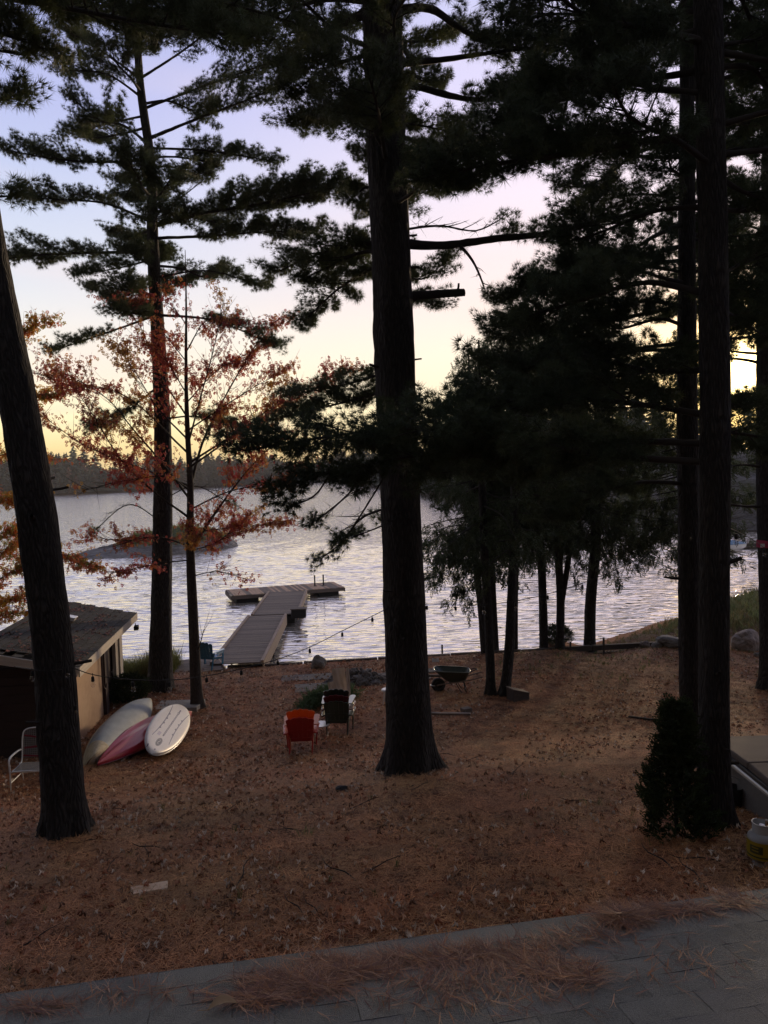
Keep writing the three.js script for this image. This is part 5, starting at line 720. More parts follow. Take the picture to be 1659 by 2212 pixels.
// leaning pine at the left
tree('pine_tree', 'leaning pine trunk standing in front of the shed at the left edge', [[142, 1812], [122, 1500], [97, 1250], [62, 1000], [30, 820], [-2, 660], [-45, 430], [-80, 200], [-110, 0], [-150, -300], [-190, -700]], [0.31, 0.285, 0.27, 0.265, 0.255, 0.25, 0.24, 0.22, 0.2, 0.17, 0.1],
  [[[[-80, 190], [-30, 215, 10.4], [38, 205, 10]], 0.03, { w: 0.4 }], [[[-52, 440], [-10, 425, 10.5], [30, 425, 10.3]], 0.02, { w: 0.3 }], [[[-90, 130], [-20, 110, 10.4], [60, 120, 10.1]], 0.03, { w: 0.5 }],
   [[[-110, -20], [100, 10, 9.8], [320, 50, 9.3], [560, 85, 9]], 0.05, { w: 0.8, dens: 1.3 }], [[[-120, -80], [150, -50, 10.5], [420, -10, 10.5], [640, 50, 10.5]], 0.05, { w: 0.9, dens: 1.2 }], [[[-110, 20], [0, 70, 10.2], [110, 110, 10]], 0.04, { w: 0.6, dens: 1.3 }], [[[-115, -60], [60, -20, 11.6], [260, 20, 11.9]], 0.04, { w: 0.8, dens: 1.2 }]],
  { d: 10.9, seed: 3, trunk: { seg: 220, rad: 64, rough: 0.065, flare: 0.12 }, around: [[13.6, 21, 26, 3.8, 0, 6.28], [13, 15, 5, 2.6, 1.2, 4.6]], stubs: [3.2, 11, 7] });
// white pine left of centre
tree('pine_tree', 'slender white pine with layered boughs rising behind the red maple', [[345, 1496], [349, 1300], [352, 1100], [352, 950], [343, 750], [331, 540], [325, 350], [310, 240], [302, 170], [296, 80], [290, 0], [283, -150], [279, -320]], [0.36, 0.315, 0.29, 0.275, 0.24, 0.21, 0.18, 0.155, 0.13, 0.11, 0.09, 0.06, 0.02],
  [[[[332, 490], [420, 465, 22], [560, 440, 21.5], [738, 402, 21]], 0.06, { w: 1.35, dens: 1.8 }], [[[333, 515], [450, 510, 22.5], [600, 500, 22], [690, 505, 21.8]], 0.05, { w: 1.0, dens: 1.5 }], [[[326, 320], [440, 325, 22], [590, 348, 21.6]], 0.04, { w: 0.7 }], [[[326, 300], [430, 255, 22.5], [560, 205, 22], [630, 170, 22]], 0.055, { w: 0.9 }],
   [[[310, 235], [430, 190, 23], [540, 150, 23], [620, 120, 23]], 0.045, { w: 0.9 }], [[[303, 170], [380, 120, 22], [470, 60, 21.5], [560, 40, 21]], 0.04, { w: 0.8 }], [[[338, 600], [450, 585, 22], [565, 618, 21.8]], 0.03, { w: 0.5, fs: 0.5 }], [[[342, 680], [460, 692, 22], [600, 748, 21.5]], 0.045, { w: 0.8, fs: 0.4, dens: 1.2 }], [[[352, 905], [430, 900, 22.3], [520, 930, 22]], 0.03, { w: 0.5 }],
   [[[325, 345], [220, 350, 22], [110, 342, 21.8], [5, 322, 21.5]], 0.05, { w: 0.8 }], [[[330, 480], [230, 440, 22.5], [150, 432, 22.3], [60, 428, 22]], 0.045, { w: 0.75 }], [[[331, 545], [230, 545, 22], [100, 550, 21.6], [0, 560, 21.3]], 0.055, { w: 1.0, dens: 1.25 }], [[[332, 560], [250, 580, 21.4], [170, 592, 21]], 0.03, { w: 0.6 }], [[[340, 680], [250, 712, 22], [115, 758, 21.5]], 0.04, { w: 0.5, fs: 0.5 }], [[[335, 590], [270, 640, 22.3], [190, 622, 22.5]], 0.025, { w: 0.4 }], [[[347, 830], [270, 890, 22], [195, 928, 22]], 0.03, { w: 0.5 }],
   [[[312, 250], [220, 270, 22], [140, 290, 21.5]], 0.035, { w: 0.6 }], [[[308, 210], [230, 160, 22.3], [130, 152, 22]], 0.04, { w: 0.75 }], [[[302, 170], [220, 110, 22], [130, 60, 22]], 0.035, { w: 0.8 }], [[[297, 90], [200, 40, 22], [90, -10, 22]], 0.035, { w: 0.8 }], [[[293, 20], [360, -20, 22], [460, -40, 22]], 0.03, {}], [[[296, 100], [370, 60, 23], [440, 20, 23.5]], 0.03, {}],
   [[[349, 1130], [280, 1090, 22.4], [200, 1150, 22.2]], 0.018, { w: 0.5, bare: 1 }], [[[351, 1080], [420, 1050, 22.4], [500, 1090, 22.2]], 0.018, { w: 0.5, bare: 1 }], [[[332, 470], [400, 420, 23], [450, 380, 23]], 0.02, { w: 0.4, bare: 1 }]],
  { d: 22.5, seed: 5, limb: { dens: 1.3 }, trunk: { seg: 200, rad: 44, rough: 0.045, flare: 0.10 }, around: [[13.4, 21, 16, 2.2, 0, 6.28], [12.5, 16.5, 7, 2.2, 0.7, 2.5], [11.5, 16, 5, 1.8, 3.9, 5.6]] });
// the big pine in the middle
tree('pine_tree', 'massive dark pine trunk in the middle of the lawn', [[886, 1692], [881, 1500], [866, 1100], [853, 800], [843, 500], [832, 250], [826, 0], [821, -300], [815, -700], [812, -1000]], [0.43, 0.41, 0.376, 0.376, 0.371, 0.366, 0.361, 0.32, 0.25, 0.15],
  [[[[868, 25], [925, 18, 14.5], [985, 55, 14.2], [1060, 95, 14], [1180, 105, 13.8]], 0.10, { w: 0.9, fs: 0.5, dens: 1.1 }], [[[868, 5], [940, -20, 15], [1020, -40, 15], [1100, -20, 15]], 0.06, {}], [[[870, 140], [960, 128, 14.5], [1080, 112, 14], [1220, 95, 13.6]], 0.075, { fs: 0.5, dens: 1.1 }], [[[872, 168], [930, 195, 14.6], [1000, 212, 14.3], [1090, 214, 14], [1220, 190, 13.6]], 0.085, { fs: 0.5, dens: 1.3 }],
   [[[882, 500], [950, 488, 15.2], [1030, 498, 15.4], [1085, 472, 15.4]], 0.03, { bare: 1, fs: 0.15, w: 0.5 }], [[[888, 525], [960, 530, 14.5], [1060, 517, 14.2], [1180, 505, 14], [1330, 470, 13.8], [1450, 430, 13.6]], 0.10, { fs: 0.42, dens: 1.1, tip: 0.02 }], [[[990, 528, 14.4], [1010, 548, 14.3], [1030, 580, 14.2], [1049, 630, 14.1]], 0.035, { bare: 1, fs: 0.6, w: 0.2, free: 1 }], [[[888, 640], [945, 636, 14.6], [1003, 632, 14.4]], 0.095, { bare: 2 }], [[[985, 634, 14.5], [990, 622, 14.5], [991, 612, 14.5]], 0.025, { bare: 2, free: 1 }],
   [[[884, 350], [930, 335, 15.5], [1010, 305, 16]], 0.03, { w: 0.7 }], [[[880, 260], [930, 275, 15.6], [990, 290, 16]], 0.03, { w: 0.7 }], [[[886, 590], [920, 600, 15.8], [965, 560, 16.2]], 0.025, { w: 0.6 }], [[[886, 660], [910, 650, 16], [940, 660, 16.4]], 0.02, { w: 0.5 }], [[[876, 80], [920, 90, 15.6], [980, 70, 16.2]], 0.03, { w: 0.7 }],
   [[[795, 20], [735, 55, 14.5], [700, 85, 14.2], [630, 135, 13.8]], 0.09, { fs: 0.4 }], [[[790, 110], [700, 150, 15.2], [630, 205, 15.5]], 0.05, { w: 0.8, dens: 1.2 }], [[[800, 240], [720, 235, 15.5], [630, 265, 16]], 0.05, { w: 0.9, dens: 1.2 }], [[[798, 405], [788, 406, 14.7], [779, 413, 14.6]], 0.03, { bare: 2 }], [[[805, 520], [700, 545, 16], [588, 592, 16.5]], 0.045, { w: 0.85, fs: 0.15, dens: 1.25 }], [[[808, 560], [730, 625, 16], [650, 700, 16.5]], 0.04, { w: 0.8, fs: 0.15, dens: 1.2 }], [[[806, 470], [790, 452, 15.6], [770, 415, 15.8]], 0.03, { w: 0.5, fs: 0.1 }],
   [[[812, 800], [740, 832, 16.2], [620, 855, 16.8]], 0.03, { w: 0.6, fs: 0.2, dens: 0.8 }], [[[813, 840], [740, 870, 16.2], [600, 905, 16.6]], 0.035, { w: 0.7, fs: 0.2, dens: 1.2 }], [[[820, 1090], [780, 1120, 15], [740, 1170, 15.2], [690, 1210, 15.4]], 0.03, { w: 0.7, bare: 1, fs: 0.1 }], [[[818, 1120], [790, 1150, 14.8], [750, 1165, 14.6]], 0.018, { w: 0.6, bare: 0.8, fs: 0.2 }]],
  { d: 14.5, seed: 7, trunk: { seg: 300, rad: 90, rough: 0.075, flare: 0.24 }, stubs: [3, 12, 9], around: [[17.5, 25, 30, 4.4, 0, 6.28], [12.5, 23, 20, 3.4, 0, 6.28], [11, 16.5, 9, 3.0, 0.7, 2.4], [12, 16, 5, 2.5, 4.2, 5.2]] });
// right trunk, nearest
const DENSE = { dens: 1.2, w: 1.15, fs: 0.12, thick: 0.45 };
tree('pine_tree', 'tall dark pine trunk beside the hot tub at the right', [[1543, 1830], [1542, 1500], [1545, 1000], [1540, 500], [1534, 250], [1529, 0], [1522, -400], [1516, -800]], [0.22, 0.187, 0.187, 0.182, 0.175, 0.17, 0.15, 0.1],
  [[[[1515, 1000], [1330, 985, 10.4], [1100, 950, 10.2], [880, 925, 10], [700, 945, 9.8], [520, 975, 9.6]], 0.05, { ...DENSE, w: 1.0, droop: 0.1 }], [[[1515, 960], [1330, 955, 10.8], [1100, 985, 10.8], [900, 985, 10.6], [720, 1020, 10.4], [600, 1055, 10.3]], 0.05, { ...DENSE, w: 0.9, droop: 0.22 }], [[[806, 1002, 10.52], [750, 1070, 10.5], [690, 1120, 10.6]], 0.012, { w: 0.45, bare: 0.95, fs: 0.15, free: 1 }], [[[715, 1021, 10.4], [680, 1070, 10.4], [640, 1090, 10.5]], 0.012, { w: 0.4, bare: 0.9, fs: 0.15, free: 1 }], [[[850, 994, 10.56], [800, 1080, 10.6], [745, 1165, 10.7]], 0.012, { w: 0.45, bare: 0.97, fs: 0.15, free: 1 }], [[[1515, 900], [1350, 870, 10.8], [1150, 860, 10.8], [950, 890, 10.6]], 0.05, DENSE], [[[1515, 800], [1400, 800, 11.2], [1250, 770, 11.6], [1120, 800, 11.8]], 0.05, DENSE], [[[1515, 640], [1400, 610, 10.3], [1250, 650, 10], [1120, 690, 9.8]], 0.05, { dens: 1.3 }],
   [[[1515, 290], [1400, 305, 10.2], [1250, 330, 10], [1060, 355, 9.6], [930, 380, 9.5]], 0.065, { dens: 1.5, w: 0.9 }], [[[1512, 150], [1380, 175, 10.3], [1230, 210, 10], [1080, 270, 9.8]], 0.05, { dens: 1.5, w: 0.9 }], [[[1510, 20], [1350, 40, 10.5], [1200, 30, 10.3], [1100, 50, 10.2]], 0.04, { dens: 1.2 }], [[[1510, 60], [1420, 90, 10], [1340, 150, 9.7]], 0.04, { dens: 1.3 }],
   [[[1570, 370], [1620, 420, 10.3], [1720, 440, 10]], 0.045, { fs: 0.4 }], [[[1570, 450], [1620, 455, 10.8], [1720, 440, 11]], 0.05, { fs: 0.3, w: 0.7 }], [[[1570, 600], [1630, 560, 10.8], [1720, 540, 11]], 0.03, {}], [[[1570, 100], [1680, 80, 10.4]], 0.04, { dens: 1.3 }], [[[1570, 250], [1640, 270, 11], [1720, 260, 11.2]], 0.03, { w: 0.7 }], [[[1570, 930], [1620, 940, 10.2], [1720, 960, 10]], 0.03, { ...DENSE, w: 0.8 }], [[[1570, 660], [1620, 690, 11.2], [1710, 680, 11.6]], 0.03, { w: 0.6 }], [[[1570, 720], [1610, 700, 12], [1660, 735, 13]], 0.025, { w: 0.45, fs: 0.15 }], [[[1570, 620], [1605, 640, 12], [1660, 640, 13]], 0.025, { w: 0.5, fs: 0.15 }], [[[1570, 870], [1600, 880, 12], [1640, 870, 13]], 0.02, { w: 0.35, fs: 0.2 }]],
  { d: 9.9, seed: 11, leaf: M.needle_dark, trunk: { seg: 240, rad: 56, rough: 0.04, flare: 0.10 }, stubs: [3.4, 7, 4], around: [[13, 21, 26, 3.6, 0, 6.28], [10.2, 13, 5, 2.6, 2.0, 4.2], [10.8, 13.5, 5, 2.4, -0.9, 0.9]] });
tree('pine_tree', 'pine trunk just left of and behind the tall right pine', [[1497, 1696], [1490, 1400], [1488, 1100], [1484, 700], [1484, 400], [1484, 150], [1484, -200], [1484, -500]], [0.225, 0.205, 0.2, 0.175, 0.15, 0.13, 0.09, 0.05],
  [[[[1470, 1045], [1380, 1042, 14.5], [1300, 1065, 14.2], [1200, 1115, 14]], 0.05, { ...DENSE, fs: 0.4 }], [[[1460, 480], [1405, 515, 14.5], [1350, 555, 14.3], [1290, 610, 14.2]], 0.055, { fs: 0.6, dens: 1.2 }], [[[1470, 560], [1350, 580, 14.4], [1220, 605, 14], [1100, 645, 13.8]], 0.045, { dens: 1.4 }], [[[1470, 660], [1330, 690, 14.6], [1180, 720, 14.8], [1060, 720, 15]], 0.045, { ...DENSE }], [[[1470, 740], [1330, 760, 15], [1200, 790, 15.5], [1060, 790, 16]], 0.045, { dens: 1.2 }], [[[1470, 340], [1360, 335, 14.6], [1250, 300, 14.8], [1120, 290, 15]], 0.045, { dens: 1.4 }], [[[1470, 430], [1380, 420, 15.2], [1260, 440, 15.6]], 0.03, { dens: 1.2 }], [[[1470, 840], [1300, 850, 14.6], [1140, 840, 14.4]], 0.04, DENSE], [[[1470, 950], [1300, 960, 15.2], [1100, 1000, 15.6], [930, 1025, 16]], 0.04, DENSE], [[[1470, 200], [1360, 190, 15], [1260, 140, 15.4]], 0.035, { dens: 1.2 }], [[[1470, 100], [1370, 60, 15], [1260, 0, 15.4]], 0.035, { dens: 1.2 }], [[[1500, 520], [1590, 510, 14.8], [1680, 520, 14.8]], 0.03, {}], [[[1500, 300], [1600, 310, 15], [1690, 300, 15]], 0.03, {}], [[[1500, 140], [1600, 130, 15], [1690, 100, 15]], 0.03, { dens: 1.2 }]],
  { d: 14.8, seed: 13, leaf: M.needle_dark, trunk: { seg: 200, rad: 48, rough: 0.04, flare: 0.07 }, stubs: [3, 7, 4], around: [[11.5, 17, 14, 2.8, 0, 6.28], [8.6, 11.6, 8, 2.4, 2.3, 4.0], [9.2, 13, 5, 2.0, -0.8, 0.8]] });
tree('pine_tree', 'pine trunk cut by the right edge with a pink ribbon tied round it', [[1672, 1530], [1668, 1300], [1662, 1100], [1660, 800], [1670, 400], [1674, 0], [1676, -300]], [0.38, 0.33, 0.32, 0.31, 0.3, 0.25, 0.12],
  [[[[1640, 1012], [1605, 1004, 21.6], [1560, 1012, 21.5]], 0.05, { bare: 0.6, w: 0.5, fs: 0.5 }], [[[1645, 1095], [1600, 1093, 21.6], [1540, 1080, 21.5]], 0.06, { bare: 0.7, w: 0.5, fs: 0.6 }], [[[1640, 960], [1610, 930, 21], [1590, 880, 20.8]], 0.04, { w: 0.6 }], [[[1640, 700], [1600, 690, 21], [1540, 700, 20.8]], 0.04, { w: 0.8 }], [[[1645, 560], [1600, 545, 21], [1530, 520, 20.6]], 0.04, { w: 0.8 }], [[[1645, 400], [1600, 400, 21], [1540, 380, 20.6]], 0.04, { w: 0.8 }], [[[1645, 230], [1600, 220, 21], [1540, 190, 20.6]], 0.04, { w: 0.8 }], [[[1645, 90], [1590, 80, 21], [1540, 60, 20.6]], 0.04, { w: 0.8 }]],
  { d: 21.8, seed: 17, trunk: { seg: 160, rad: 48, rough: 0.05, flare: 0.16 }, around: [[11, 20, 12, 3, 0, 6.28], [9, 19, 16, 3.2, 2.4, 3.9]] });
// cedars in front of the lake
function cedarTree(label, trunks, low, top, reach, seed, extra = []) {
  R = rng(seed); const P = trunks.map((q) => q.map(([x, y, d]) => atD(x, y, d))), b = P[0][0].clone(), gy = ground(b.x, b.z); b.y = gy; const t = thing('cedar_tree', label, 'tree', b, 0);
  const store = { mats: [], limbs: [] };
  trunks.forEach((q, k) => { const pts = P[k]; if (!q.fork) pts[0].y = ground(pts[0].x, pts[0].z) - 0.2; const last = pts[pts.length - 1], up = last.clone().sub(pts[pts.length - 2]).normalize(); const topP = V(last.x + up.x * 0.6, top, last.z + up.z * 0.6); pts.push(topP); const r = q.r; wpart('trunk', trunkGeo(pts, [r, r * 0.92, r * 0.85, r * 0.72, 0.02].slice(0, Math.max(2, pts.length)).concat(pts.length > 5 ? [0.02] : []), { seg: 120, rad: 28, rough: 0.03, flare: q.fork ? 0 : 0.07, baseY: gy, seed: seed + k }), M.bark, t);
    const ax = new THREE.CatmullRomCurve3(pts), wood = [];
    for (let y = low; y < top; y += 0.10 * trunks.length) { const f = (y - low) / (top - low), l = reach * (0.75 + 0.35 * Math.sin(PI * Math.min(1, f * 1.6 + 0.2))) * (1 - smooth(0.45, 1.02, f) * 0.9) * rr(0.5, 1.12); let best = pts[0], bd = 9; for (let i = 0; i <= 60; i++) { const c = ax.getPoint(i / 60); if (Math.abs(c.y - y) < bd) { bd = Math.abs(c.y - y); best = c; } } const a = rr(0, 6.28), d = V(Math.cos(a), 0, Math.sin(a)), s = V(best.x, y, best.z), m = s.clone().addScaledVector(d, l * 0.55).add(V(0, -0.10 * l, 0)), e = s.clone().addScaledVector(d, l).add(V(rr(-0.3, 0.3), (f < 0.3 ? rr(-0.45, -0.05) : rr(-0.12, 0.12)) * l, rr(-0.3, 0.3))); cedarLimb(store, wood, [s, m, e]); }
    for (const list of extra) if (list.k === k || (list.k === undefined && k === 0)) { const p = list.map(([x, y, d]) => atD(x, y, d)); cedarLimb(store, wood, p, 1.3); }
    wpart('branches', merge(wood), M.twig, t).userData.kind = 'stuff'; });
  copies('foliage', CEDAR, M.cedar, store.mats, t, tones(store.mats.length, 0.65, 1.35, 0.15), t.position); return t;
}
function cedarLimb(store, wood, pts, dens = 1) {
  const c = new THREE.CatmullRomCurve3(pts), L = c.getLength(); wood.push(tube(pts, 0.010 + L * 0.007, 0.004, 8, 5));
  const clump = (p, tn_, lat, spread, n) => { for (let k = 0; k < n; k++) { const q = p.clone().add(V(rr(-spread, spread), rr(-0.24, 0.08), rr(-spread, spread))), d = V(rr(-0.7, 0.7), rr(-1.5, -0.1) + (R() < 0.25 ? 0.9 : 0), rr(-0.7, 0.7)).addScaledVector(tn_, 0.35).normalize(); store.mats.push(mat4(q, frameQ(d, rr(0, 6.28)), rr(0.55, 1.2))); } };
  for (let a = 0.16 * L; a < L; a += rr(0.14, 0.30) / dens) {
    const p = c.getPointAt(a / L), tn_ = c.getTangentAt(a / L), lat = V(-tn_.z, 0, tn_.x), o = (R() < 0.5 ? -1 : 1) * rr(0.1, 0.55) * (1.15 - 0.6 * a / L), e = p.clone().addScaledVector(lat, o).addScaledVector(tn_, rr(0.0, 0.3)).add(V(0, rr(-0.22, 0.10), 0));
    if (R() < 0.14) continue; wood.push(tube([p, p.clone().lerp(e, 0.5).add(V(0, 0.02, 0)), e], 0.006, 0.002, 3, 3)); clump(e, tn_, lat, 0.13, Math.round(rr(2, 5))); clump(p.clone().lerp(e, 0.45), tn_, lat, 0.10, Math.round(rr(1, 3)));
  }
  clump(c.getPointAt(1), c.getTangentAt(1), V(1, 0, 0), 0.12, 4);
}
const stem = (r, ...p) => Object.assign(p, { r }), fork = (r, ...p) => Object.assign(p, { r, fork: true });
cedarTree('cedar with forked leaning trunk beside the wheelbarrow', [stem(0.135, [1062, 1513, 22.1], [1055, 1343, 22.1], [1049, 1248, 22.1], [1040, 1000, 22.1]), stem(0.15, [1086, 1510, 22.0], [1098, 1429, 22.0], [1105, 1300, 22.1], [1112, 1050, 22.2])], 4.7, 11, 2.2, 31, [Object.assign([[1045, 1180, 22], [980, 1200, 21.7], [930, 1215, 21.5]], { k: 0 }), Object.assign([[1045, 1200, 22], [1010, 1245, 21.6], [995, 1270, 21.5]], { k: 0 })]);
cedarTree('thin cedar behind the forked one, nearest the big pine', [stem(0.14, [1049, 1421, 27.6], [1038, 1300, 27.6], [1031, 1248, 27.6], [1020, 1050, 27.6])], 4.5, 11.4, 2.3, 33, [[[1030, 1220, 27.6], [985, 1270, 27.2], [962, 1300, 27]], [[1030, 1180, 27.6], [960, 1200, 27], [920, 1235, 26.8]]]);
cedarTree('slim cedar seen through the fork of the leaning one', [stem(0.12, [1073, 1419, 27.9], [1066, 1300, 27.9], [1062, 1180, 27.9], [1060, 1050, 27.9])], 4.6, 12, 2.2, 35);
cedarTree('slim cedar directly behind the right fork of the leaning one', [stem(0.13, [1111, 1421, 28.0], [1112, 1300, 28.0], [1114, 1180, 28], [1114, 1050, 28])], 4.7, 12, 2.3, 36);
cedarTree('straight cedar third from the right, left of the Y-shaped one', [stem(0.165, [1175, 1421, 28.2], [1173, 1300, 28.2], [1169, 1192, 28.2], [1168, 1000, 28.2])], 4.9, 12.4, 2.4, 37);
cedarTree('cedar splitting into a Y above a small bush', [stem(0.155, [1209, 1423, 28.0], [1211, 1300, 28.0], [1206, 1192, 28.0], [1203, 1000, 28.0]), fork(0.11, [1210, 1320, 28.0], [1220, 1260, 28.0], [1229, 1200, 28.0], [1240, 1000, 28.0])], 4.9, 12.6, 2.4, 39);
cedarTree('sturdy cedar farthest right of the lakeside group', [stem(0.215, [1273, 1414, 28.6], [1276, 1300, 28.6], [1285, 1192, 28.6], [1292, 1000, 28.6])], 4.4, 13, 3.2, 41, [[[1285, 1160, 28.6], [1360, 1190, 28], [1440, 1225, 27.5], [1475, 1235, 27.3]], [[1285, 1140, 28.6], [1370, 1160, 28.4], [1460, 1195, 28.2]], [[1285, 1120, 28.6], [1370, 1130, 28.9], [1450, 1150, 29]], [[1285, 1180, 28.6], [1330, 1200, 28.2], [1380, 1215, 28]]]);
cedarTree('cedar half hidden behind the two right pine trunks', [stem(0.16, [1482, 1420, 27.5], [1482, 1300, 27.5], [1478, 1192, 27.5], [1470, 1000, 27.5])], 4.3, 12.2, 2.5, 43);
// more conifers on the right bank, seen as dark gaps and trunks
{
  const spots = [[1330, 41, 11, 'conifer standing behind the lakeside cedars, left of the right bank'], [1425, 47, 12.5, 'conifer on the right shore behind the lakeside cedars'], [1560, 60, 12, 'conifer on the grassy right shore seen between the right trunks'], [1640, 96, 6, 'conifer on the rocky hill at the right edge'], [1250, 120, 13, 'far conifer on the bay bank behind the cedars'], [1560, 108, 6, 'conifer on top of the rocky hill between the right trunks'], [1730, 70, 11, 'conifer at the right outside the trunk line']];
  let k = 0; for (const [x, d, h, l] of spots) { R = rng(200 + k); const p = atD(x, 1100, d), gy = Math.max(ground(p.x, p.z), d > 70 ? hillRise(p.x, d) : -9); if (gy < -0.1) { k++; continue; } const t = thing('conifer', l, 'tree', V(p.x, gy, p.z)); const tp = [V(0, -0.3, 0), V(0.05, h * 0.5, 0), V(0, h, 0)]; part('trunk', trunkGeo(tp, [h * 0.016, h * 0.011, 0.01], { seg: 60, rad: 16, rough: 0.02, flare: 0.05, baseY: 0, seed: k }), M.bark, t); const mats = [], wood = []; for (let y = h * 0.22; y < h; y += 0.16) { const f = y / h, len = h * 0.17 * (1 - f) * rr(0.7, 1.3) + 0.25, a = rr(0, 6.28), dd = V(Math.cos(a), 0.08, Math.sin(a)); const s = V(0, y, 0), e = s.clone().addScaledVector(dd, len); wood.push(tube([s, e], 0.02, 0.006, 2, 4)); for (let q = 0.2; q < 1.02; q += 0.24 / len) mats.push(mat4(s.clone().lerp(e, q), frameQ(dd.clone().add(V(rr(-0.7, 0.7), rr(-0.3, 0.5), rr(-0.7, 0.7))), rr(0, 6)), rr(1.4, 2.2))); } part('branches', merge(wood), M.twig, t).userData.kind = 'stuff'; copies('foliage', SPRAY[k % 3], M.needle_dark, mats, t, tones(mats.length, 0.7, 1.5, 0.3)); k++; }
}
// ---------------------------------------------------------------- maples in autumn leaf
const LEAF = leafGeo(0.02), REDS = [[0.38, 0.09, 0.075], [0.46, 0.155, 0.07], [0.34, 0.07, 0.075], [0.48, 0.22, 0.075], [0.28, 0.11, 0.07], [0.48, 0.29, 0.09]], YELLOWS = [[0.52, 0.30, 0.035], [0.48, 0.20, 0.03], [0.36, 0.26, 0.05], [0.50, 0.13, 0.03], [0.2, 0.2, 0.05]];
function maple(label, trunk, radii, limbs, { d, seed, pal, group, twigLen = 1.15, dens = 1, size = 1 }) {
  R = rng(seed); const pts = trunk.map(([x, y, q]) => atD(x, y, q ?? d)), b = pts[0].clone(), gy = ground(b.x, b.z); b.y = gy; pts[0].y = gy - 0.2; const t = thing('maple_tree', label, 'tree', b, 0, group); wpart('trunk', trunkGeo(pts, radii, { seg: 160, rad: 30, rough: 0.02, flare: 0.07, baseY: gy, seed }), M.maple_bark, t); const axis = new THREE.CatmullRomCurve3(pts);
  const mats = [], cs = [];
  const leafAt = (p, warm) => { mats.push(mat4(p.clone().add(V(rr(-0.04, 0.04), rr(-0.07, 0.02), rr(-0.04, 0.04))), euler(rr(0.3, 1.75), rr(0, 6.28), rr(-0.9, 0.9)), size * rr(0.8, 1.4))); const q = pal[Math.min(pal.length - 1, Math.floor(clamp(warm + rr(-0.3, 0.3), 0, 0.999) * pal.length))], k = rr(0.7, 1.25); cs.push(col(q[0] * k * 1.15, q[1] * k * 1.15, q[2] * k * 1.15)); };
  limbs.forEach(([list, r0, full = 1]) => {
    const p = list.map(([x, y, q]) => atD(x, y, q ?? d)); { const y = p[0].y; let bd = 9, best = p[0]; for (let i = 0; i <= 150; i++) { const c = axis.getPoint(i / 150); if (Math.abs(c.y - y) < bd) { bd = Math.abs(c.y - y); best = c; } } p[0].set(best.x, y, best.z); }
    const c = new THREE.CatmullRomCurve3(p), L = c.getLength(), wood = [tube(p, r0, 0.005, Math.round(10 + L * 5), 6, 0.2, seed)];
    for (let a = 0.22 * L; a < L * 1.001; a += rr(0.12, 0.24) / dens) { const q = c.getPointAt(Math.min(1, a / L)), tn_ = c.getTangentAt(Math.min(1, a / L)), len = twigLen * rr(0.35, 1.1) * (1 - 0.3 * a / L), dir = tn_.clone().multiplyScalar(0.7).add(V(rr(-1, 1), rr(-0.25, 0.65), rr(-1, 1))).normalize(), e = q.clone().addScaledVector(dir, len), m = q.clone().lerp(e, 0.5).add(V(0, -0.03, 0)); wood.push(tube([q, m, e.clone().add(V(0, 0.05, 0))], 0.007, 0.002, 5, 4)); const warm = clamp(0.45 + 1.2 * noise(e.x * 0.7, e.y * 0.7, e.z * 0.7 + seed)); const patch = smooth(-0.25, 0.1, noise(e.x * 1.1 + 3, e.y * 1.1, e.z * 1.1 + seed)) * full; for (let s = 0.2; s <= 1; s += 0.062) { if (R() > patch) continue; leafAt(q.clone().lerp(e, s), warm); if (R() < 0.8) leafAt(q.clone().lerp(e, s).add(V(rr(-0.2, 0.2), rr(-0.12, 0.14), rr(-0.2, 0.2))), warm); } }
    wpart('branch', merge(wood), M.twig, t);
  });
  copies('leaves', LEAF, M.maple_leaf, mats, t, cs, t.position); return t;
}
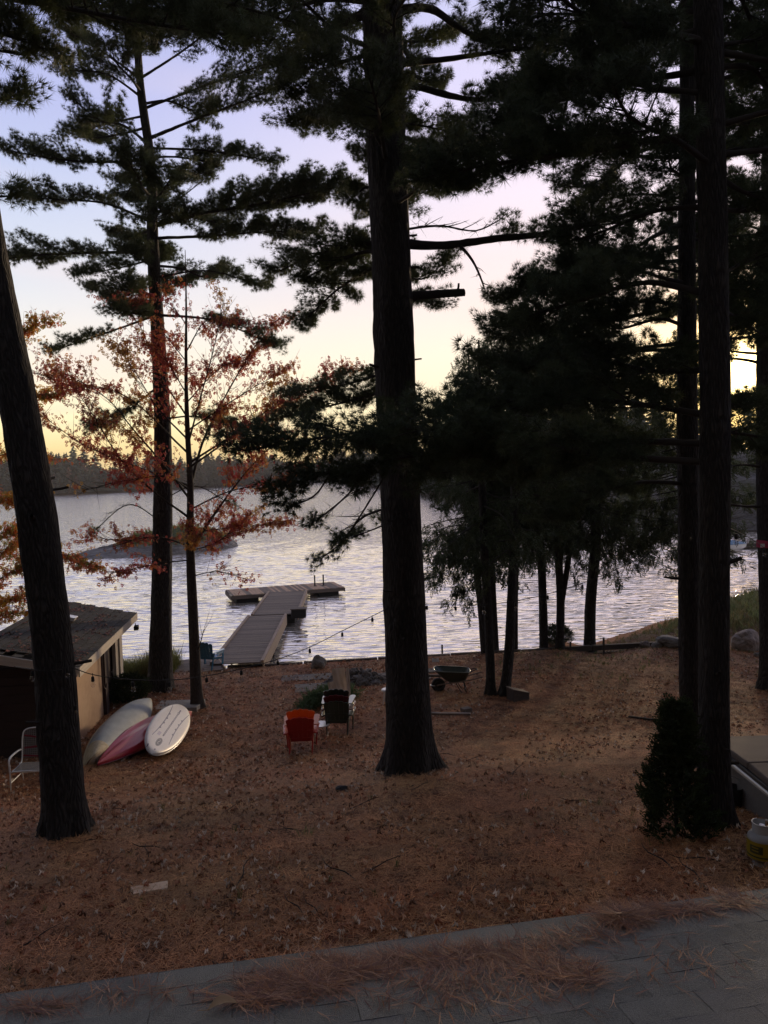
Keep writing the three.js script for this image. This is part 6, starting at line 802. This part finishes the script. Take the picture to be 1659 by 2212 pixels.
maple('young red and orange maple in front of the white pine', [[426, 1537], [418, 1350], [411, 1180], [411, 1050], [405, 930], [402, 820], [402, 650], [400, 540]], [0.165, 0.145, 0.13, 0.10, 0.075, 0.05, 0.03, 0.008],
  [[[[411, 1190], [450, 1130, 20.7], [500, 1060, 20.5], [545, 1005, 20.3], [620, 930, 20]], 0.05, 0.9], [[[408, 1050], [440, 950, 21.3], [490, 850, 21.5], [570, 720, 21.7], [600, 690, 21.8]], 0.045], [[[406, 960], [430, 870, 20.6], [460, 760, 20.4], [485, 640, 20.2]], 0.03, 0.8], [[[410, 1080], [350, 1000, 21], [290, 930, 21], [230, 860, 21], [110, 790, 21]], 0.035], [[[411, 1120], [330, 1060, 20.6], [260, 990, 20.3], [190, 880, 20], [130, 800, 20]], 0.035], [[[411, 1180], [340, 1160, 21], [270, 1168, 21], [200, 1160, 21]], 0.025, 1.4], [[[413, 1210], [360, 1215, 20.5], [290, 1228, 20.3], [235, 1240, 20]], 0.02, 1.2], [[[412, 1245], [470, 1235, 20.8], [530, 1250, 20.7]], 0.015, 0.3], [[[411, 1150], [500, 1140, 21.2], [610, 1130, 21.5]], 0.025, 1.2], [[[405, 900], [340, 800, 21.4], [300, 700, 21.5], [250, 650, 21.5]], 0.025, 0.8], [[[403, 760], [450, 690, 21], [530, 700, 20.9]], 0.02, 0.8], [[[411, 1100], [500, 1060, 20], [600, 1040, 19.5], [680, 1000, 19.2]], 0.025, 0.7], [[[408, 1000], [520, 930, 21.5], [640, 860, 22], [770, 795, 22.3]], 0.035], [[[410, 1050], [300, 1010, 21.5], [180, 960, 21.8], [80, 890, 22]], 0.03], [[[408, 980], [260, 850, 22], [120, 820, 22], [50, 790, 22]], 0.03], [[[406, 930], [480, 880, 21], [560, 830, 21], [620, 800, 21]], 0.025, 1.2], [[[411, 1200], [430, 1150, 20], [400, 1130, 19.6]], 0.015, 1.4], [[[404, 850], [360, 780, 20.5], [330, 740, 20.3]], 0.02, 1.2], [[[402, 700], [370, 660, 21], [340, 640, 21]], 0.015], [[[424, 1420], [432, 1392, 20.9], [441, 1357, 20.85]], 0.03, 0], [[[404, 870], [470, 800, 21.4], [540, 760, 21.6]], 0.02, 1.2], [[[407, 950], [340, 880, 20.4], [290, 800, 20.2], [250, 740, 20]], 0.025, 1.1], [[[408, 1010], [480, 960, 20.4], [560, 900, 20.2], [640, 840, 20]], 0.03, 1.2], [[[403, 780], [340, 700, 21.6], [300, 640, 21.8]], 0.015], [[[411, 1190], [470, 1170, 20.4], [540, 1110, 20.1]], 0.02, 1.3], [[[411, 1060], [360, 1030, 20], [260, 1040, 19.8], [180, 1060, 19.8]], 0.025, 1.1]],
  { d: 21, seed: 51, pal: REDS, dens: 2.7, size: 1.1 });
maple('yellow and orange maple behind the shed, cut by the left edge', [[-70, 1380], [-60, 1250], [-50, 1100], [-60, 900], [-70, 700], [-80, 560]], [0.16, 0.13, 0.1, 0.07, 0.04, 0.01],
  [[[[-60, 1290], [0, 1250, 25.6], [60, 1220, 25.3]], 0.03, 1.6], [[[-55, 1320], [0, 1300, 25.8], [50, 1290, 25.8]], 0.025, 1.6], [[[-58, 1260], [-10, 1200, 26], [40, 1170, 26.2]], 0.03, 1.6], [[[-55, 1180], [20, 1150, 25.5], [120, 1190, 25], [200, 1225, 24.8]], 0.025, 0.8], [[[-60, 1340], [0, 1330, 26.5], [70, 1320, 26.5]], 0.02, 1.6], [[[-55, 1000], [20, 980, 25.5], [90, 990, 25]], 0.03, 1.2], [[[-60, 850], [20, 740, 25], [95, 690, 24.6]], 0.03, 1.1], [[[-58, 900], [40, 860, 25], [130, 850, 24.6]], 0.03, 1.1], [[[-56, 1080], [30, 1080, 25.5], [90, 1060, 25.4]], 0.025, 1]],
  { d: 26, seed: 57, pal: YELLOWS.concat(REDS.slice(1, 2)), dens: 4.0, size: 1.3 });
// ---------------------------------------------------------------- shrubs
function shrub(name, label, at, rx, ry, count, leaf, mat, seed, cone = 0, scale = 1) {
  R = rng(seed); const t = thing(name, label, 'shrub', at), mats = [], wood = [];
  for (let i = 0; i < count; i++) { const a = rr(0, 6.28), h = R(), q = Math.pow(R(), 0.45), prof = cone ? Math.pow(1 - h, 0.8) * (0.88 + 0.3 * Math.sin(a * 3 + h * 9)) + 0.05 : Math.sqrt(Math.max(0, 1 - Math.pow(h * 1.7 - 0.7, 2))), r = rx * q * prof * (1 + 0.16 * noise(Math.cos(a) * 2, Math.sin(a) * 2, h * 5 + seed)); const p = V(Math.cos(a) * r, 0.06 + h * ry, Math.sin(a) * r); mats.push(mat4(p, frameQ(V(Math.cos(a) * 0.8, cone ? rr(0.2, 1.1) : rr(0, 1), Math.sin(a) * 0.8).add(V(rr(-0.4, 0.4), rr(-0.2, 0.2), rr(-0.4, 0.4))), rr(0, 6)), scale * rr(0.6, 1.1))); }
  for (let i = 0; i < 9; i++) { const a = i * 0.7, k = cone ? 0.25 : 0.8; wood.push(tube([V(0, -0.1, 0), V(Math.cos(a) * rx * 0.3 * k, ry * 0.4, Math.sin(a) * rx * 0.3 * k), V(Math.cos(a) * rx * 0.6 * k, ry * 0.85, Math.sin(a) * rx * 0.6 * k)], 0.02, 0.006, 6, 5)); }
  part('stems', merge(wood), M.twig, t); copies('foliage', leaf, mat, mats, t, tones(mats.length, 0.6, 1.4, 0.2)); return t;
}
{
  const a = onG(1461, 1806), top = 7.4 - 0; const base = V(a.x + 0.0, ground(a.x, a.z), a.z); shrub('arborvitae', 'cone-shaped evergreen shrub at the foot of the right pine', base, 0.42, 1.62, 900, cedarSpray(13, 0.2, 0.024, 8), M.shrub, 61, 1, 1);
  const b = onG(273, 1519); shrub('bush', 'round dark green bush at the far corner of the shed', V(b.x, ground(b.x, b.z), b.z - 0.2), 0.55, 0.62, 1100, cedarSpray(11, 0.16, 0.026, 5), M.shrub, 63, 0, 1);
  const c = onG(1211, 1399); shrub('bush', 'small leafy bush at the foot of the Y-shaped cedar', V(c.x, ground(c.x, c.z), c.z - 0.5), 0.5, 0.62, 420, cedarSpray(11, 0.2, 0.03, 5), M.shrub, 67, 0, 1);
}
// ---------------------------------------------------------------- string lights
const bulbGlass = new THREE.LatheGeometry([[0.0001, -0.165], [0.012, -0.163], [0.024, -0.150], [0.030, -0.132], [0.027, -0.112], [0.017, -0.092], [0.013, -0.082]].map(([x, y]) => new THREE.Vector2(x, y)), 18), bulbSocket = new THREE.LatheGeometry([[0.0001, -0.024], [0.014, -0.026], [0.019, -0.04], [0.021, -0.085], [0.017, -0.09], [0.0001, -0.09]].map(([x, y]) => new THREE.Vector2(x, y)), 14), bulbWire = new THREE.CylinderGeometry(0.004, 0.004, 0.05, 6).translate(0, -0.008, 0), filament = tube([V(-0.004, -0.09, 0), V(-0.007, -0.125, 0.003), V(0, -0.14, -0.003), V(0.007, -0.125, 0.003), V(0.004, -0.09, 0)], 0.0012, 0.0012, 14, 4, 0, 0, false);
function lightString(label, pts, bulbs, big = 1) {
  const c = new THREE.CatmullRomCurve3(pts), t = thing('light_string', label, 'string lights', pts[0]); wpart('cord', tube(pts, 0.007, 0.007, 90, 5, 0, 0, false), M.cord_black, t);
  for (const px of bulbs) { let best = c.getPoint(0), bd = 1e9; for (let i = 0; i <= 400; i++) { const p = c.getPoint(i / 400), q = p.clone().project(camera), x = (q.x + 1) * 829.5; if (Math.abs(x - px) < bd) { bd = Math.abs(x - px); best = p; } } const s = part('socket', merge([bulbSocket.clone(), bulbWire.clone()]), M.cord_black, t); s.position.copy(best).sub(t.position); s.scale.setScalar(big); part('bulb', bulbGlass, M.bulb_glass, s); part('filament', filament, M.filament, s); }
  return t;
}
const sp = (l) => l.map(([x, y, d]) => atD(x, y, d));
lightString('string of clear bulbs sagging from the leaning pine to the big pine', sp([[150, 1440, 10.62], [200, 1457, 10.9], [285, 1468, 11.4], [366, 1469, 11.9], [446, 1460, 12.4], [521, 1445, 12.8], [600, 1424, 13.2], [669, 1398, 13.6], [739, 1363, 14.0], [804, 1331, 14.1], [838, 1314, 14.16]]), [200, 287, 366, 446, 521, 600, 669, 739, 804], 1.15);
lightString('string of clear bulbs from the big pine past the cedars to the right pines', sp([[900, 1309, 14.3], [922, 1305, 14.3], [984, 1307, 14.4], [1045, 1306, 14.4], [1114, 1298, 14.5], [1183, 1283, 14.6], [1258, 1260, 14.6], [1334, 1229, 14.6], [1400, 1196, 14.6], [1472, 1155, 14.6], [1497, 1146, 14.58]]), [922, 984, 1045, 1114, 1183, 1258, 1334, 1492], 1.15);
lightString('short string of bulbs from the right pine to the edge pine', sp([[1570, 1138, 9.95], [1592, 1148, 13], [1630, 1168, 18], [1652, 1184, 21.4]]), [1590, 1651], 1.5);
lightString('cord with bulbs wrapped round the leaning pine and onto the shed', sp([[30, 1440, 11.2], [69, 1446, 10.62], [100, 1450, 10.56], [130, 1447, 10.56], [152, 1438, 10.66], [158, 1470, 10.64], [163, 1520, 10.66], [164, 1560, 10.7]]), [69, 145, 163], 1.0);
{
  const p = atD(1652, 1177, 21.45), t = thing('ribbon', 'pink ribbon tied round the pine at the right edge', 'ribbon', p); std('pink_cloth', { color: col(0.42, 0.04, 0.10), roughness: 0.8, side: THREE.DoubleSide });
  const tr = atD(1664, 1177, 21.8); part('band', sheet(40, 4, (u, v) => { const a = u * 2 * PI; return [V(tr.x - p.x + Math.cos(a) * 0.36, (v - 0.5) * 0.2 + 0.03 * noise(u * 8, v * 2), tr.z - p.z + Math.sin(a) * 0.36), u, v]; }), M.pink_cloth, t); part('white_tag', box(0.12, 0.1, 0.01, -0.14, 0.0, 0.16), M.white_plastic, t);
}
// ---------------------------------------------------------------- ground litter, grass, reeds
{
  R = rng(91); const mats = [], cs = [], pal = [[0.50, 0.29, 0.17], [0.34, 0.18, 0.10], [0.52, 0.37, 0.25], [0.24, 0.13, 0.08], [0.42, 0.17, 0.09], [0.72, 0.60, 0.48]];
  for (let i = 0; i < 42000; i++) { const d = 4 + 25 * Math.pow(R(), 0.75), x = rr(-0.62, 0.62) * d, dens = 0.3 + 1.5 * fbm(x * 0.5, d * 0.5, 3, 4) + 0.3 * smooth(2, -3, x); if (R() > dens) continue; if (d > WALL(x) - 0.2 && x < 8) continue; const h = ground(x, -d); if (h < 0.05) continue; mats.push(mat4(V(x, h + rr(0.015, 0.06), -d), euler(rr(-0.35, 0.35), rr(0, 6.28), rr(-0.35, 0.35)), rr(0.45, 1.05))); const q = pal[Math.floor(R() * 6)], k = rr(0.6, 1.2); cs.push(col(q[0] * k, q[1] * k, q[2] * k)); }
  tag(copies('fallen_leaves', leafGeo(0.06), M.dead_leaf, mats, scene, cs), 'curled brown leaves strewn all over the sloping lawn', 'fallen leaves', null, 'stuff');
  const tm = [], tw = tube([V(0, 0, 0), V(0.14, 0.012, 0.02), V(0.3, 0.004, -0.01), V(0.42, 0.015, 0.03)], 0.007, 0.003, 6, 5); for (let i = 0; i < 260; i++) { const d = rr(5, 26), x = rr(-0.55, 0.58) * d, h = ground(x, -d); tm.push(mat4(V(x, h + 0.02, -d), euler(0, rr(0, 6.28), rr(-0.06, 0.06)), V(1, 1, 1).multiplyScalar(rr(0.4, 1.5)))); }
  tag(copies('fallen_twigs', tw, M.twig, tm, scene), 'dead twigs dropped here and there on the lawn', 'twigs', null, 'stuff');
  const strawG = (() => { const l = [], r = rng(4); for (let i = 0; i < 16; i++) { const a = r() * 6.28, x = (r() - 0.5) * 0.22, z = (r() - 0.5) * 0.22, n = 0.06 + 0.08 * r(), y0 = 0.004 + 0.02 * r(), y1 = 0.01 + 0.035 * r(), w = 0.0028, dx = Math.cos(a), dz = Math.sin(a); l.push(x - dz * w, y0, z + dx * w, x + dz * w, y0, z - dx * w, x + dx * n, y1, z + dz * n); } return tris(l); })(), sm = [], sc = [];
  for (let i = 0; i < 52000; i++) { const d = 3.6 + 24.5 * Math.pow(R(), 0.8), x = rr(-0.6, 0.62) * d; if (d > WALL(x) - 0.15 && x < 8) continue; const h = ground(x, -d); if (h < 0.1) continue; sm.push(mat4(V(x, h + 0.004, -d), euler(rr(-0.1, 0.1), rr(0, 6.28), rr(-0.1, 0.1)), rr(0.7, 1.5))); const k = rr(0.4, 1.3) * (0.6 + 0.8 * clamp(0.5 + 1.2 * fbm(x * 1.9, d * 1.9, 8, 2))), t = clamp(0.5 + fbm(x * 0.5, d * 0.5, 7, 3)); sc.push(col(0.56 * k, lerp(0.215, 0.32, t) * k, lerp(0.09, 0.125, t) * k)); }
  tag(copies('needle_litter', strawG, M.dead_needle, sm, scene, sc), 'rust brown pine needles carpeting the lawn', 'pine needles', null, 'stuff');
  const gm = [], gc = [], short = grassClump(10, 0.15, 0.12, 0.006); R = rng(93);
  for (let i = 0; i < 30000; i++) { const x = rr(-8, 26), d = rr(6, 46), s = d - 0.12 * x, h = ground(x, -d), sd = shoreD(x); if (h < 0.08 || d > sd - 0.7 || (x < 8 && d > WALL(x) - 0.1)) continue; const tall = smooth(28.5, 32, d) * smooth(10, 14, x), cover = 0.05 * smooth(14, 8, s) + smooth(21, 25.5, s) * smooth(0.5, 6, x) * (0.4 + 1.4 * fbm(x * 0.4, d * 0.4, 12, 3)) + tall; if (R() > cover) continue; gm.push(mat4(V(x, h - 0.01, -d), euler(0, rr(0, 6), 0), V(1, 1, 1).multiplyScalar(rr(0.6, 1.2) * (1 + 1.5 * tall * (0.5 + R()))))); const k = rr(0.6, 1.3), g = rr(0, 1); gc.push(col(k * lerp(1.15, 0.75, g), k * lerp(0.85, 1, g), k)); }
  tag(copies('grass', short, M.grass, gm, scene, gc), 'rough grass growing along the lake edge and up the right shore', 'grass', null, 'stuff');
  const rm = [], rc = [], reed = grassClump(8, 0.75, 0.3, 0.009); for (let i = 0; i < 4200; i++) { const px = rr(255, 405), p = atY(px, 1440, 0.3), x = p.x + rr(-0.3, 0.3), d = rr(24.6, 27.2), sd = shoreD(x); if (d > sd + 0.5 || x > -6.3 + (d - 25) * 0) continue; rm.push(mat4(V(x, Math.max(-0.1, ground(x, -d)), -d), euler(0, rr(0, 6), 0), rr(0.7, 1.5))); const k = rr(0.7, 1.3); rc.push(col(k, k * rr(0.9, 1.1), k)); }
  for (let i = 0; i < 120; i++) { const px = rr(700, 960), d = WALL(0) + rr(0.4, 1.0), p = atD(px, 1400, d); rm.push(mat4(V(p.x, 0.0, -d), euler(0, rr(0, 6), 0), rr(0.5, 1.0))); rc.push(col(0.9, 0.9, 0.9)); }
  tag(copies('reeds', reed, M.grass, rm, scene, rc), 'tall green reeds at the water beside the shed and along the timber wall', 'reeds', null, 'stuff');
}
console.log('sprays', sprayCount);
scene.traverse((o) => { if (o.isMesh) o.castShadow = o.receiveShadow = true; });
scene.add(camera);
renderer.render(scene, camera);
